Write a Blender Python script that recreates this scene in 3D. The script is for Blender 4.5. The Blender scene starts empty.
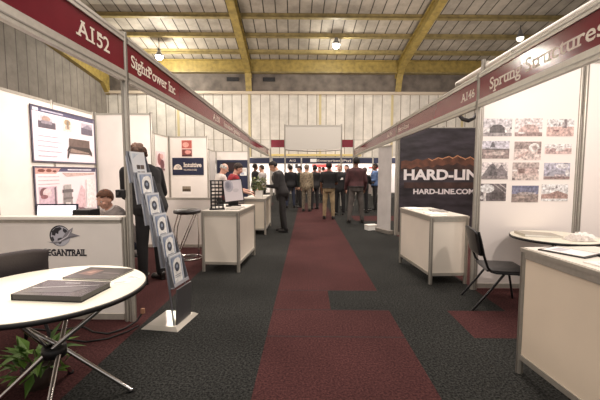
import bpy, bmesh, math, random
from mathutils import Vector, Matrix, Euler
random.seed(7)
S = bpy.context.scene
COL = S.collection
PI = math.pi
V = Vector
R_ = math.radians

# ------------------------------------------------------------------ materials
def lin(c):
    return tuple(((x/255)/12.92 if x/255 <= .04045 else ((x/255+.055)/1.055)**2.4) for x in c)
_M = {}
def mat(rgb, rough=.6, metal=0., noise=0., scale=6., emit=0., bump=0., coat=0., vary=None, stretch=None):
    key = (rgb, rough, metal, noise, scale, emit, bump, coat, vary, stretch)
    if key in _M: return _M[key]
    m = bpy.data.materials.new('mat_%03d' % len(_M)); m.use_nodes = True
    nt = m.node_tree; b = nt.nodes['Principled BSDF']
    c = lin(rgb)
    b.inputs['Base Color'].default_value = (*c, 1)
    b.inputs['Roughness'].default_value = rough
    b.inputs['Metallic'].default_value = metal
    if coat: b.inputs['Coat Weight'].default_value = coat; b.inputs['Coat Roughness'].default_value = .12
    if emit:
        b.inputs['Emission Color'].default_value = (*c, 1); b.inputs['Emission Strength'].default_value = emit
    if noise or bump:
        tc = nt.nodes.new('ShaderNodeTexCoord'); n = nt.nodes.new('ShaderNodeTexNoise')
        n.inputs['Scale'].default_value = scale; n.inputs['Detail'].default_value = 5
        if stretch:
            mp = nt.nodes.new('ShaderNodeMapping'); mp.inputs['Scale'].default_value = stretch
            nt.links.new(tc.outputs['Object'], mp.inputs['Vector']); nt.links.new(mp.outputs['Vector'], n.inputs['Vector'])
        else:
            nt.links.new(tc.outputs['Object'], n.inputs['Vector'])
        if noise:
            r = nt.nodes.new('ShaderNodeValToRGB')
            d = vary if vary else tuple(max(0, x*(1-noise)) for x in rgb)
            u = rgb if vary else tuple(min(255, x*(1+noise*.6)) for x in rgb)
            r.color_ramp.elements[0].color = (*lin(d), 1); r.color_ramp.elements[0].position = .32
            r.color_ramp.elements[1].color = (*lin(u), 1); r.color_ramp.elements[1].position = .68
            nt.links.new(n.outputs['Fac'], r.inputs['Fac']); nt.links.new(r.outputs['Color'], b.inputs['Base Color'])
        if bump:
            bp = nt.nodes.new('ShaderNodeBump'); bp.inputs['Strength'].default_value = bump; bp.inputs['Distance'].default_value = .01
            nt.links.new(n.outputs['Fac'], bp.inputs['Height']); nt.links.new(bp.outputs['Normal'], b.inputs['Normal'])
    _M[key] = m
    return m

def panel_lines(rgb, line, period, width, axis, noise=.12, joint=0., rough=.7, corr=0.):
    """sheet cladding: dark seams every `period` metres along object axis, stained"""
    m = bpy.data.materials.new('cladding_%d' % len(bpy.data.materials)); m.use_nodes = True
    nt = m.node_tree; b = nt.nodes['Principled BSDF']; L = nt.links.new
    tc = nt.nodes.new('ShaderNodeTexCoord'); sp = nt.nodes.new('ShaderNodeSeparateXYZ'); L(tc.outputs['Object'], sp.inputs[0])
    def math_(op, a, bb):
        q = nt.nodes.new('ShaderNodeMath'); q.operation = op
        for i, x in enumerate((a, bb)):
            if isinstance(x, (int, float)): q.inputs[i].default_value = x
            else: L(x, q.inputs[i])
        return q.outputs[0]
    def seam(ax, per, w):
        t = math_('DIVIDE', sp.outputs[ax], per); f = math_('FRACT', t, 0)
        return math_('LESS_THAN', f, w/per)
    s = seam(axis, period, width)
    if joint: s = math_('MAXIMUM', s, math_('MULTIPLY', seam(2, joint, .05), .55))
    n = nt.nodes.new('ShaderNodeTexNoise'); n.inputs['Scale'].default_value = .9; n.inputs['Detail'].default_value = 8; n.inputs['Roughness'].default_value = .65
    L(tc.outputs['Object'], n.inputs['Vector'])
    r = nt.nodes.new('ShaderNodeValToRGB')
    r.color_ramp.elements[0].color = (*lin(tuple(x*(1-noise) for x in rgb)), 1); r.color_ramp.elements[0].position = .35
    r.color_ramp.elements[1].color = (*lin(rgb), 1); r.color_ramp.elements[1].position = .62
    L(n.outputs['Fac'], r.inputs['Fac'])
    # every sheet a slightly different tone
    wn = nt.nodes.new('ShaderNodeTexWhiteNoise'); wn.noise_dimensions = '1D'
    fl = math_('FLOOR', math_('DIVIDE', sp.outputs[axis], period), 0); L(fl, wn.inputs['W'])
    mv = math_('ADD', math_('MULTIPLY', wn.outputs['Value'], .14), .9)
    vm = nt.nodes.new('ShaderNodeVectorMath'); vm.operation = 'SCALE'; L(r.outputs['Color'], vm.inputs[0]); L(mv, vm.inputs['Scale'])
    mx = nt.nodes.new('ShaderNodeMix'); mx.data_type = 'RGBA'; L(s, mx.inputs[0]); L(vm.outputs[0], mx.inputs[6]); mx.inputs[7].default_value = (*lin(line), 1)
    L(mx.outputs[2], b.inputs['Base Color']); b.inputs['Roughness'].default_value = rough
    return m

WHITE = mat((236, 231, 224), .45)
PANEL = mat((235, 229, 221), .38, noise=.03, scale=2)
ALU = mat((184, 179, 168), .38, .4, noise=.04, scale=30)
ALUD = mat((146, 141, 133), .38, .45)
MAROON = mat((118, 36, 48), .13, noise=.06, scale=3)
LETTER = mat((228, 216, 202), .5)
YELLOW = mat((156, 135, 72), .55, noise=.15, scale=3)
YELLOWD = mat((150, 134, 88), .55, noise=.15, scale=3)
BLACK = mat((18, 17, 18), .45)
BLACKM = mat((22, 21, 22), .28, .3)
CHROME = mat((205, 203, 200), .14, 1.)
SILVER = mat((165, 168, 176), .3, .85)
NAVY = mat((24, 30, 58), .6, noise=.05)
PAPER = mat((240, 238, 232), .6)
GREY = mat((120, 118, 118), .6)
DGREY = mat((58, 56, 56), .55)
LEATHER = mat((30, 28, 28), .42, bump=.2, scale=60)

# ------------------------------------------------------------------ mesh builder
class MB:
    def __init__(s): s.v = []; s.f = []; s.mi = []; s.mats = []; s.sm = []
    def m(s, material):
        if material not in s.mats: s.mats.append(material)
        return s.mats.index(material)
    def add(s, vs, fs, material, smooth=False):
        k = len(s.v); i = s.m(material)
        s.v += [V(p) for p in vs]
        for f in fs: s.f.append(tuple(k+j for j in f)); s.mi.append(i); s.sm.append(smooth)
        return s
    def hexa(s, p, material):   # p: 8 points, bottom loop 0-3 (ccw from above), top loop 4-7
        return s.add(p, [(3, 2, 1, 0), (4, 5, 6, 7), (0, 1, 5, 4), (1, 2, 6, 5), (2, 3, 7, 6), (3, 0, 4, 7)], material)
    def box(s, x0, x1, y0, y1, z0, z1, material):
        return s.hexa([(x0, y0, z0), (x1, y0, z0), (x1, y1, z0), (x0, y1, z0), (x0, y0, z1), (x1, y0, z1), (x1, y1, z1), (x0, y1, z1)], material)
    def cbox(s, c, d, material, M=None):
        x, y, z = d[0]/2, d[1]/2, d[2]/2
        p = [V(q) for q in ((-x, -y, -z), (x, -y, -z), (x, y, -z), (-x, y, -z), (-x, -y, z), (x, -y, z), (x, y, z), (-x, y, z))]
        if M is not None: p = [M @ q for q in p]
        return s.hexa([q+V(c) for q in p], material)
    def quad(s, a, b, c, d, material): return s.add([a, b, c, d], [(0, 1, 2, 3)], material)
    def poly(s, pts, material): return s.add(pts, [tuple(range(len(pts)))], material)
    def tube(s, path, r, material, n=10, caps=True, smooth=True, squash=1.):
        path = [V(p) for p in path]; k = len(path); rs = r if isinstance(r, (list, tuple)) else [r]*k
        vs = []; up = None
        for i, p in enumerate(path):
            t = (path[min(i+1, k-1)]-path[max(i-1, 0)])
            t = t.normalized() if t.length > 1e-9 else V((0, 0, 1))
            if up is None:
                a = V((0, 0, 1)) if abs(t.z) < .9 else V((1, 0, 0))
                u = t.cross(a).normalized()
            else:
                u = (up - t*up.dot(t)).normalized()
            up = u; w = t.cross(u)
            for j in range(n):
                a = 2*PI*j/n
                vs.append(p+u*math.cos(a)*rs[i]+w*math.sin(a)*rs[i]*squash)
        fs = [(i*n+j, i*n+(j+1) % n, (i+1)*n+(j+1) % n, (i+1)*n+j) for i in range(k-1) for j in range(n)]
        s.add(vs, fs, material, smooth)
        if caps:
            s.add(vs[:n], [tuple(range(n-1, -1, -1))], material); s.add(vs[-n:], [tuple(range(n))], material)
        return s
    def lathe(s, prof, material, c=(0, 0, 0), n=32, smooth=True):   # prof: (r, z)
        vs = [V((c[0]+max(r, 1e-4)*math.cos(2*PI*j/n), c[1]+max(r, 1e-4)*math.sin(2*PI*j/n), c[2]+z)) for r, z in prof for j in range(n)]
        fs = [(i*n+j, i*n+(j+1) % n, (i+1)*n+(j+1) % n, (i+1)*n+j) for i in range(len(prof)-1) for j in range(n)]
        return s.add(vs, fs, material, smooth)
    def ball(s, c, r, material, n=14, M=None):
        r = r if isinstance(r, (tuple, list)) else (r, r, r)
        vs = []; h = n//2
        for i in range(h+1):
            t = PI*i/h
            for j in range(n):
                a = 2*PI*j/n
                st = max(math.sin(t), 1e-3)
                q = V((r[0]*st*math.cos(a), r[1]*st*math.sin(a), r[2]*math.cos(t)))
                if M is not None: q = M @ q
                vs.append(q+V(c))
        fs = [(i*n+j, (i+1)*n+j, (i+1)*n+(j+1) % n, i*n+(j+1) % n) for i in range(h) for j in range(n)]
        return s.add(vs, fs, material, True)
    def capsule(s, a, b, ra, rb, material, n=12, sq=1.):
        a, b = V(a), V(b); d = (b-a); L = d.length; d = d/L if L else V((0, 0, 1))
        path = []; rs = []
        for t in (-.97, -.7, -.35): path.append(a+d*ra*t); rs.append(ra*math.sqrt(1-t*t))
        for i in range(5): path.append(a+d*L*i/4); rs.append(ra+(rb-ra)*i/4)
        for t in (.35, .7, .97): path.append(b+d*rb*t); rs.append(rb*math.sqrt(1-t*t))
        return s.tube(path, rs, material, n, True, True, sq)
    def build(s, name, parent=None, bevel=0, loc=None, rot=None):
        me = bpy.data.meshes.new(name); me.from_pydata([tuple(p) for p in s.v], [], s.f)
        for m in s.mats: me.materials.append(m)
        for p, i, sm in zip(me.polygons, s.mi, s.sm): p.material_index = i; p.use_smooth = sm
        me.update()
        o = bpy.data.objects.new(name, me); COL.objects.link(o)
        if parent: o.parent = parent
        if loc: o.location = loc
        if rot: o.rotation_euler = rot
        if bevel:
            md = o.modifiers.new('Bevel', 'BEVEL'); md.width = bevel; md.segments = 2; md.limit_method = 'ANGLE'; md.angle_limit = math.radians(50)
        return o

def tag(o, label=None, cat=None, group=None, kind=None):
    if label: o['label'] = label
    if cat: o['category'] = cat
    if group: o['group'] = group
    if kind: o['kind'] = kind
    return o
def thing(name, label, cat, loc=(0, 0, 0), rz=0, group=None):
    o = bpy.data.objects.new(name, None); o.empty_display_size = .1; COL.objects.link(o)
    o.location = loc; o.rotation_euler = (0, 0, rz)
    return tag(o, label, cat, group)
def struct(o): o['kind'] = 'structure'; return o

# ------------------------------------------------------------------ lettering
def glyphs(text, serif=False, bold=.0, shear=0.):
    """text as flat polygons in unit space (list of verts, list of faces, w, h of caps)"""
    cu = bpy.data.curves.new('t', 'FONT'); cu.body = text; cu.size = 1; cu.offset = bold; cu.shear = shear; cu.resolution_u = 4
    ob = bpy.data.objects.new('t', cu); COL.objects.link(ob)
    dg = bpy.context.evaluated_depsgraph_get()
    me = bpy.data.meshes.new_from_object(ob.evaluated_get(dg))
    vs = [V((v.co.x, v.co.y)) for v in me.vertices]; fs = [tuple(p.vertices) for p in me.polygons]
    n0 = len(vs)
    if serif:
        cnt = {}
        for f in fs:
            for a, b in zip(f, f[1:]+f[:1]): cnt[frozenset((a, b))] = cnt.get(frozenset((a, b)), 0)+1
        lv = [v.y for v in vs]; extra = []
        for e, c in cnt.items():
            if c != 1: continue
            a, b = [vs[i] for i in e]
            w = abs(a.x-b.x)
            if abs(a.y-b.y) < .004 and .05 < w < .24:
                x0, x1 = min(a.x, b.x), max(a.x, b.x); y = a.y
                base = abs(y) < .02 + abs(bold)*1.2
                top = y > .45
                if base or top or y < -.15:
                    up = 1 if (base or y < -.15) else -1
                    extra.append((x0-.085, x1+.085, y, y+up*.085))
        for x0, x1, y0, y1 in extra:
            k = len(vs); vs += [V((x0, y0)), V((x1, y0)), V((x1, y1)), V((x0, y1))]; fs.append((k, k+1, k+2, k+3))
    bpy.data.objects.remove(ob); bpy.data.meshes.remove(me); bpy.data.curves.remove(cu)
    return vs, fs, n0
def lettering(text, origin, U, Vv, w, h, material, parent, serif=False, bold=0., shear=0., name='lettering', eps=.0, N=None):
    """fit text into w x h (cap height h) from lower-left origin, U right, Vv up; flat decal with a little thickness"""
    vs, fs, n0 = glyphs(text, serif, bold, shear)
    x0 = min(v.x for v in vs); x1 = max(v.x for v in vs)
    U, Vv = V(U).normalized(), V(Vv).normalized(); N = U.cross(Vv).normalized()
    sx = w/(x1-x0); sy = h/.72
    fs = sorted(fs, key=lambda f: min(vs[i].x for i in f)); words = []; right = None
    for f in fs:
        a = min(vs[i].x for i in f); b = max(vs[i].x for i in f)
        if right is None or a > right+.21: words.append([]); right = b
        words[-1].append(f); right = max(right, b)
    for wf in words:
        idx = sorted({i for f in wf for i in f}); mp = {k: j for j, k in enumerate(idx)}
        mb = MB(); mb.add([V(origin)+U*(vs[i].x-x0)*sx+Vv*vs[i].y*sy+N*(.0015+eps+(.0012 if i >= n0 else 0)) for i in idx], [tuple(mp[i] for i in f) for f in wf], material)
        o = mb.build(name, parent)
    return o

class Pic:
    """a flat print: polygons in 0..1 space on a frame; each layer lifted by a hair"""
    def __init__(s, origin, U, Vv, w, h, thick=.004):
        s.o = V(origin); s.U = V(U).normalized(); s.V = V(Vv).normalized(); s.N = s.U.cross(s.V); s.w = w; s.h = h
        s.mb = MB(); s.k = 0; s.t = thick
    def at(s, x, y, lift=0.): return s.o+s.U*x*s.w+s.V*y*s.h+s.N*(s.t+lift)
    def base(s, material):
        a = [s.at(0, 0), s.at(1, 0), s.at(1, 1), s.at(0, 1)]; b = [p-s.N*s.t for p in a]
        s.mb.hexa(b+a, material); return s
    wash = 0.
    def poly(s, pts, rgb, rough=.5):
        s.k += 1; w = s.wash; g = sum(rgb)/3; rgb = tuple(int((c*.6+g*.4)*(1-w)+d*w) if w else c for c, d in zip(rgb, (226, 210, 206)))
        s.mb.poly([s.at(min(1, max(0, x)), min(1, max(0, y)), .0004*s.k) for x, y in pts], mat(rgb, rough, noise=.28, scale=38, vary=None) if w else mat(rgb, rough, noise=.1, scale=25)); return s
    def rect(s, x0, y0, x1, y1, rgb): return s.poly([(x0, y0), (x1, y0), (x1, y1), (x0, y1)], rgb)
    def blob(s, cx, cy, rx, ry, rgb, n=14, a0=0., a1=2*PI):
        return s.poly([(cx+rx*math.cos(a0+(a1-a0)*i/(n-1 if a1-a0 < 6 else n)), cy+ry*math.sin(a0+(a1-a0)*i/(n-1 if a1-a0 < 6 else n))) for i in range(n)], rgb)

# ================================================================== SETTING
# ---- floor: 0.6 m carpet tiles, red strip down the aisle
def carpet(rgb, dark, sc=62):
    m = bpy.data.materials.new('carpet'); m.use_nodes = True; nt = m.node_tree; b = nt.nodes['Principled BSDF']; L = nt.links.new
    tc = nt.nodes.new('ShaderNodeTexCoord')
    n = nt.nodes.new('ShaderNodeTexNoise'); n.inputs['Scale'].default_value = sc; n.inputs['Detail'].default_value = 6; n.inputs['Roughness'].default_value = .75
    n2 = nt.nodes.new('ShaderNodeTexNoise'); n2.inputs['Scale'].default_value = 1.1; n2.inputs['Detail'].default_value = 6
    L(tc.outputs['Object'], n.inputs['Vector']); L(tc.outputs['Object'], n2.inputs['Vector'])
    r = nt.nodes.new('ShaderNodeValToRGB'); r.color_ramp.elements[0].position = .42; r.color_ramp.elements[1].position = .62
    r.color_ramp.elements[0].color = (*lin(dark), 1); r.color_ramp.elements[1].color = (*lin(rgb), 1); L(n.outputs['Fac'], r.inputs['Fac'])
    mp = nt.nodes.new('ShaderNodeMapRange'); mp.inputs[1].default_value = .3; mp.inputs[2].default_value = .7; mp.inputs[3].default_value = .78; mp.inputs[4].default_value = 1.15
    L(n2.outputs['Fac'], mp.inputs[0])
    vm = nt.nodes.new('ShaderNodeVectorMath'); vm.operation = 'SCALE'; L(r.outputs['Color'], vm.inputs[0]); L(mp.outputs[0], vm.inputs['Scale'])
    L(vm.outputs[0], b.inputs['Base Color']); b.inputs['Roughness'].default_value = .95; b.inputs['Specular IOR Level'].default_value = .15
    bp = nt.nodes.new('ShaderNodeBump'); bp.inputs['Strength'].default_value = .1; bp.inputs['Distance'].default_value = .003; L(n.outputs['Fac'], bp.inputs['Height']); L(bp.outputs['Normal'], b.inputs['Normal'])
    return m
CD = carpet((62, 63, 60), (12, 13, 13)); CR = carpet((88, 53, 51), (48, 26, 27)); SEAM = mat((26, 16, 16), .9)
xs = sorted([-17, -1.55, -.35, .25, .85, 1.45, 2.05, 17]); ys = sorted([-6, 2.95, 3.55, 4.15, 4.75, 8, 10.4, 11.6, 16.5, 32])
def tile_mat(x, y):
    if x < -1.55: return CR if y < 16 else CD
    if -.35 < x < .85:
        if .25 < x and 3.55 < y < 4.15: return CD
        return CR if y < 16.5 else CD
    if 1.45 < x < 2.05 and 2.95 < y < 3.55: return CR
    if x > 2.05 and 2.95 < y < 8: return CR
    if x > 1.45 and 10.4 < y < 11.6: return CR
    return CD
mb = MB()
for i in range(len(xs)-1):
    for j in range(len(ys)-1):
        x0, x1, y0, y1 = xs[i], xs[i+1], ys[j], ys[j+1]
        mb.quad((x0, y0, 0), (x1, y0, 0), (x1, y1, 0), (x0, y1, 0), tile_mat((x0+x1)/2, (y0+y1)/2))
for y in [2.95, 3.55, 4.15]:
    mb.quad((-.35, y-.008, .001), (.85, y-.008, .001), (.85, y+.006, .001), (-.35, y+.006, .001), SEAM)
struct(mb.build('floor'))

# ---- hall shell; the hall stands 3 degrees off the stands' grid
HY, HRZ = 30., math.radians(2.2)
def hall(o): o.location = (0, HY, 0); o.rotation_euler = (0, 0, HRZ); return o
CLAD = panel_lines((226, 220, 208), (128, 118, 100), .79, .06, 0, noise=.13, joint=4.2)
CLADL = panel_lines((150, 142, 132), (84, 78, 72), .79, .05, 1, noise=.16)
ROOF = panel_lines((190, 180, 164), (74, 68, 60), .78, .075, 0, noise=.18)
CONC = mat((112, 103, 94), .8, noise=.22, scale=1.2)
LEDGE = mat((196, 182, 162), .6)
XL, XR = -16.7, 22.
hall(struct(MB().box(XL, XR, 0, .2, 0, 8.05, CLAD).build('wall_back')))
hall(struct(MB().box(XL, XR, .02, .22, 8.05, 9.85, CONC).build('wall_back_upper')))
hall(struct(MB().box(XL, XR, -.25, .02, 7.98, 8.2, LEDGE).build('trim_1')))
hall(struct(MB().box(XL, XR, -.32, 0, 9.72, 10.62, YELLOW).box(XL, XR, -.45, .05, 10.62, 10.7, YELLOW).box(XL, XR, -.45, .05, 9.66, 9.74, YELLOWD).build('trim_2')))
hall(struct(MB().box(-3.2, 4.6, -.16, 0, 2.85, 3.02, mat((222, 200, 130), .6)).build('trim_3')))
k = 4
for x in (-4.85, 1.1, 7.2, 13.2, -10.8):
    hall(struct(MB().box(x-.1, x+.1, -.05, .0, 0, 8.0, mat((198, 184, 140), .6)).build('trim_%d' % k))); k += 1
RS = .2                                               # roof rises .2 m per metre towards the hall's middle
def rz_(d): return 10.72+RS*d                         # height of the roof sheet d metres in front of the wall
D = 36
mb = MB(); mb.hexa([(XL, -D, rz_(D)), (XR, -D, rz_(D)), (XR, .1, rz_(-.1)), (XL, .1, rz_(-.1)), (XL, -D, rz_(D)+.1), (XR, -D, rz_(D)+.1), (XR, .1, rz_(-.1)+.1), (XL, .1, rz_(-.1)+.1)], ROOF)
hall(struct(mb.build('ceiling')))
for d in (1.7, 3.85, 6.0, 8.2, 10.4, 12.6, 14.8):     # purlins
    z = rz_(d)
    hall(struct(MB().box(XL, XR, -d-.07, -d+.07, z-.3, z-.02, YELLOWD).box(XL, XR, -d-.16, -d+.16, z-.32, z-.28, YELLOWD).build('trim_%d' % k))); k += 1
def rafter(x, w=.4):                                  # portal rafter with a haunch curving down into the wall
    mb = MB(); prof = []
    for d, lo, hi in ((0.02, 8.05, 9.4), (.25, 8.25, 9.9), (.45, 8.9, 10.3), (.8, 9.55, 10.45), (1.6, 9.98, 10.68), (4, 10.5, 11.2), (D-2, 10.5+RS*(D-6), 11.2+RS*(D-6))): prof.append((d, lo, hi))
    for (d0, l0, h0), (d1, l1, h1) in zip(prof, prof[1:]):
        mb.hexa([(x-w*.2, -d1, l1), (x+w*.2, -d1, l1), (x+w*.2, -d0, l0), (x-w*.2, -d0, l0), (x-w*.2, -d1, h1), (x+w*.2, -d1, h1), (x+w*.2, -d0, h0), (x-w*.2, -d0, h0)], YELLOW)
        for a0, a1, t in ((l0, l1, .07), (h0, h1, .07)):
            mb.hexa([(x-w/2, -d1, a1-t), (x+w/2, -d1, a1-t), (x+w/2, -d0, a0-t), (x-w/2, -d0, a0-t), (x-w/2, -d1, a1), (x+w/2, -d1, a1), (x+w/2, -d0, a0), (x-w/2, -d0, a0)], YELLOW)
    return mb
for x in (-4.85, 7.6, 20.):
    hall(struct(rafter(x, .5).build('trim_%d' % k))); k += 1
# gable wall on the left with its raking beam
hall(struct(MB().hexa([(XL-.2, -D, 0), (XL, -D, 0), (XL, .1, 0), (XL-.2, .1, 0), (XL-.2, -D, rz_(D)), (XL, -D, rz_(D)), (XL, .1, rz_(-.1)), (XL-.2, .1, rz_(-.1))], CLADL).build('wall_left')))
mb = MB()
for (d0, l0, h0), (d1, l1, h1) in zip(((.1, 7.9, 9.7), (.55, 8.3, 9.8), (.9, 8.65, 9.9)), ((.55, 8.3, 9.8), (.9, 8.65, 9.9), (D, 13.4, 15.2))):
    mb.hexa([(XL, -d1, l1), (XL+.35, -d1, l1), (XL+.35, -d0, l0), (XL, -d0, l0), (XL, -d1, h1), (XL+.35, -d1, h1), (XL+.35, -d0, h0), (XL, -d0, h0)], YELLOW)
hall(struct(mb.build('trim_%d' % k))); k += 1
hall(struct(MB().box(XR, XR+.2, -D, .1, 0, 10.7, CLADL).build('wall_right')))
# two dark vents in the concrete band either side of the rafter foot
for i, (x, lb) in enumerate(((-6.2, 'small dark vent in the grey band, left of the left rafter foot'), (-3.2, 'small dark vent in the grey band, right of the left rafter foot'))):
    t = thing('wall_vent', lb, 'vent', (x*math.cos(HRZ), HY+x*math.sin(HRZ), 9.05), HRZ, 'vents in the upper band')
    MB().box(-.5, .5, -.05, .02, 0, .32, BLACK).build('frame', t)
    m2 = MB()
    for q in range(4): m2.box(-.44, .44, -.075, -.05, .04+q*.07, .07+q*.07, DGREY)
    m2.build('louvre', t)

# ---- high-bay lamps
LAMP = mat((255, 246, 226), .4, emit=60.); LAMP2 = mat((250, 244, 226), .4, emit=22.); LAMP3 = mat((235, 230, 215), .4, emit=2.0)
def roofz(y, x): return rz_(HY+x*math.sin(HRZ)-y)
def highbay(x, y, z, e, label, r=.3):
    t = thing('high_bay_lamp', label, 'lamp', (x, y, z), 0, 'hall lamps under the roof')
    MB().lathe([(r*.3, .42), (r*.42, .4), (r*.45, .22), (r*.72, .1), (r, -.08), (r*1.02, -.1), (r*.95, -.1), (r*.7, .07), (r*.4, .2), (0, .2)], SILVER, n=24).build('reflector', t)
    MB().ball((0, 0, -.13), (r*.86, r*.86, r*.8), e).build('bulb', t)
    MB().tube([(0, 0, .4), (0, 0, max(.7, roofz(y, x)-z-.02))], .025, DGREY, 6).build('hanger_rod', t)
highbay(-10.85, 26.2, 10.05, LAMP, 'brightest round hall lamp glowing under the roof, beyond the left fascia')
highbay(2.1, 26.2, 10.78, LAMP2, 'glowing bell shaped hall lamp hanging from a purlin above the centre aisle')
highbay(14.9, 25.6, 10.95, LAMP3, 'dim hall lamp under the roof just above the right hand fascia', .28)

# ================================================================== SHELL SCHEME
def bar(mb, p, q, w, h, material):        # rectangular rail between two points (runs along any horizontal-ish line)
    p, q = V(p), V(q); d = (q-p).normalized(); u = V((d.y, -d.x, 0)); u = u.normalized() if u.length > 1e-6 else V((1, 0, 0))
    n = V((0, 0, 1))
    pts = []
    for s in (p, q): pts += [s-u*w/2-n*h/2, s+u*w/2-n*h/2, s+u*w/2+n*h/2, s-u*w/2+n*h/2]
    a = pts
    return mb.hexa([a[0], a[1], a[5], a[4], a[3], a[2], a[6], a[7]], material)
def octapost(mb, x, y, z0, z1, r=.024, material=ALU):
    n = 8
    for i in range(n):           # eight ribbed lobes like system aluminium
        a = 2*PI*(i+.5)/n
    mb.tube([(x, y, z0), (x, y, z1)], r, material, 8, True, False)
    for i in range(4):
        a = 2*PI*i/4
        mb.box(x+math.cos(a)*r-.004, x+math.cos(a)*r+.004, y+math.sin(a)*r-.004, y+math.sin(a)*r+.004, z0, z1, ALUD)
    return mb
def post(x, y, h, label, r=.026, group='posts of the stands'):
    o = octapost(MB(), 0, 0, 0, h, r).build('booth_post'); o.location = (x, y, 0)
    return tag(o, label, 'post', group)

def partition(label, p0, p1, z1, sections, name='partition_wall', z0=0.0, posts=True, pmat=None, group=None, skip=()):
    """white infill panels between aluminium rails, straight from p0 to p1"""
    p0, p1 = V((p0[0], p0[1], 0)), V((p1[0], p1[1], 0)); d = p1-p0; L = d.length; a = math.atan2(d.y, d.x)
    t = thing(name, label, 'wall', p0, a, group)
    n = sections; w = L/n
    for i in range(n):
        MB().box(i*w+.022, (i+1)*w-.022, -.009, .009, z0+.075, z1-.03, pmat or PANEL).build('panel', t)
        r = MB(); r.box(i*w+.022, (i+1)*w-.022, -.018, .018, z0+.02, z0+.075, ALU); r.build('bottom_rail', t)
        r = MB(); r.box(i*w+.022, (i+1)*w-.022, -.018, .018, z1-.035, z1+.0, ALU); r.build('top_rail', t)
    for i in range(n+1):
        if i in skip: continue
        octapost(MB(), i*w, 0, z0, z1+.02, .021).build('wall_post', t)
    return t

def fascia(label, X, side, y0, y1, b0, t0, b1, t1, texts=(), rail_b=.09, rail_t=.06):
    """name board above a stand front; side=+1 when it is read looking towards +X"""
    t = thing('fascia_board', label, 'sign', (X, y0, 0), 0, None)
    def zb(y): return b0+(b1-b0)*(y-y0)/(y1-y0)
    def zt(y): return t0+(t1-t0)*(y-y0)/(y1-y0)
    L = y1-y0
    def strip(za0, za1, zc0, zc1, hw, material):
        return MB().hexa([(-hw, 0, za0), (hw, 0, za0), (hw, L, za1), (-hw, L, za1), (-hw, 0, zc0), (hw, 0, zc0), (hw, L, zc1), (-hw, L, zc1)], material)
    sp = strip(b0+rail_b, b1+rail_b, t0-rail_t, t1-rail_t, .008, MAROON).build('sign_panel', t)
    m = strip(b0, b1, b0+rail_b, b1+rail_b, .02, ALU)
    m.hexa([(-.023, 0, b0+.03), (.023, 0, b0+.03), (.023, L, b1+.03), (-.023, L, b1+.03), (-.023, 0, b0+.04), (.023, 0, b0+.04), (.023, L, b1+.04), (-.023, L, b1+.04)], ALUD)
    m.build('bottom_rail', t)
    m = strip(t0-rail_t, t1-rail_t, t0, t1, .02, ALU)
    m.hexa([(-.023, 0, t0-.03), (.023, 0, t0-.03), (.023, L, t1-.03), (-.023, L, t1-.03), (-.023, 0, t0-.022), (.023, 0, t0-.022), (.023, L, t1-.022), (-.023, L, t1-.022)], ALUD)
    m.build('top_rail', t)
    slope = ((b1-b0)+(t1-t0))/2/(y1-y0)
    for txt, ya, yb, cap, serif, frac in texts:       # ya = where the first letter stands, yb = the last
        zc = (zb(ya)+rail_b)*(1-frac)+(zt(ya)-rail_t)*frac
        U = V((0, 1, slope)) if side < 0 else V((0, -1, -slope))
        xx = .0085 if side < 0 else -.0085
        lettering(txt, (xx, ya-y0, zc-cap/2), U, (0, 0, 1), abs(yb-ya), cap, LETTER, sp, serif, .012)
    return t
XLF, XRF = -1.66, 2.02
fascia('maroon A152 name board over the left stand nearest the camera', XLF, -1, .2, 3.21, 2.25, 2.66, 2.25, 2.66, [('A152', 2.55, 2.98, .12, True, .52)])
fascia('maroon name board lettered SightPower Inc over the left aisle edge', XLF, -1, 3.27, 10.0, 2.25, 2.66, 2.18, 2.49,
       [('SightPower Inc', 3.34, 4.44, .115, True, .52), ('A150', 6.2, 6.68, .1, True, .5), ('Intuitive Systems', 7.0, 8.7, .1, True, .5)])
fascia('far maroon name board ending the left row at the gantry', XLF, -1, 10.06, 15.15, 2.17, 2.47, 2.12, 2.46, [])
fascia('maroon name board lettered Sprung Structures over the near right stand', XRF, 1, .2, 4.21, 2.185, 2.58, 2.185, 2.58, [('Sprung Structures', 3.97, 2.42, .125, True, .5)])
q = bpy.data.objects['fascia_board.003']; q.rotation_euler.z = R_(-1.6); q.location.x = XRF-4.01*math.sin(R_(1.6))
fascia('maroon A146 name board over the stand with the black banner', XRF, 1, 4.27, 7.97, 2.18, 2.575, 2.165, 2.54, [('A146', 4.7, 4.33, .1, True, .48), ('Hard-Line', 7.86, 7.05, .1, True, .5)])
fascia('far right maroon name board beyond the pull-up banner', XRF, 1, 8.03, 15.15, 2.165, 2.54, 2.1, 2.44, [('A144', 8.95, 8.4, .1, True, .5)])
post(XLF-.01, 3.24, 2.69, 'tall aluminium post between the A152 and SightPower name boards', .03)
post(XLF-.01, 10.03, 2.5, 'aluminium post halfway down the left row, beyond the potted plant', .026)
post(XRF+.01, 4.24, 2.585, 'tall aluminium post beside the wall of small photographs', .03)
post(XRF+.01, 8.0, 2.56, 'aluminium post at the left edge of the black banner', .03)
# white lamp rail on top of the right boards
t = tag(MB().tube([(2.1, .2, 2.66), (2.1, 5.05, 2.66)], .032, mat((236, 230, 220), .4), 10).build('light_rail'), 'long white tube rail lying along the top of the right fascia', 'rail')
for y in (.5, 2.0, 3.6, 4.9): MB().box(2.02, 2.12, y-.012, y+.012, 2.58, 2.632, ALUD).build('bracket', t)

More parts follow.
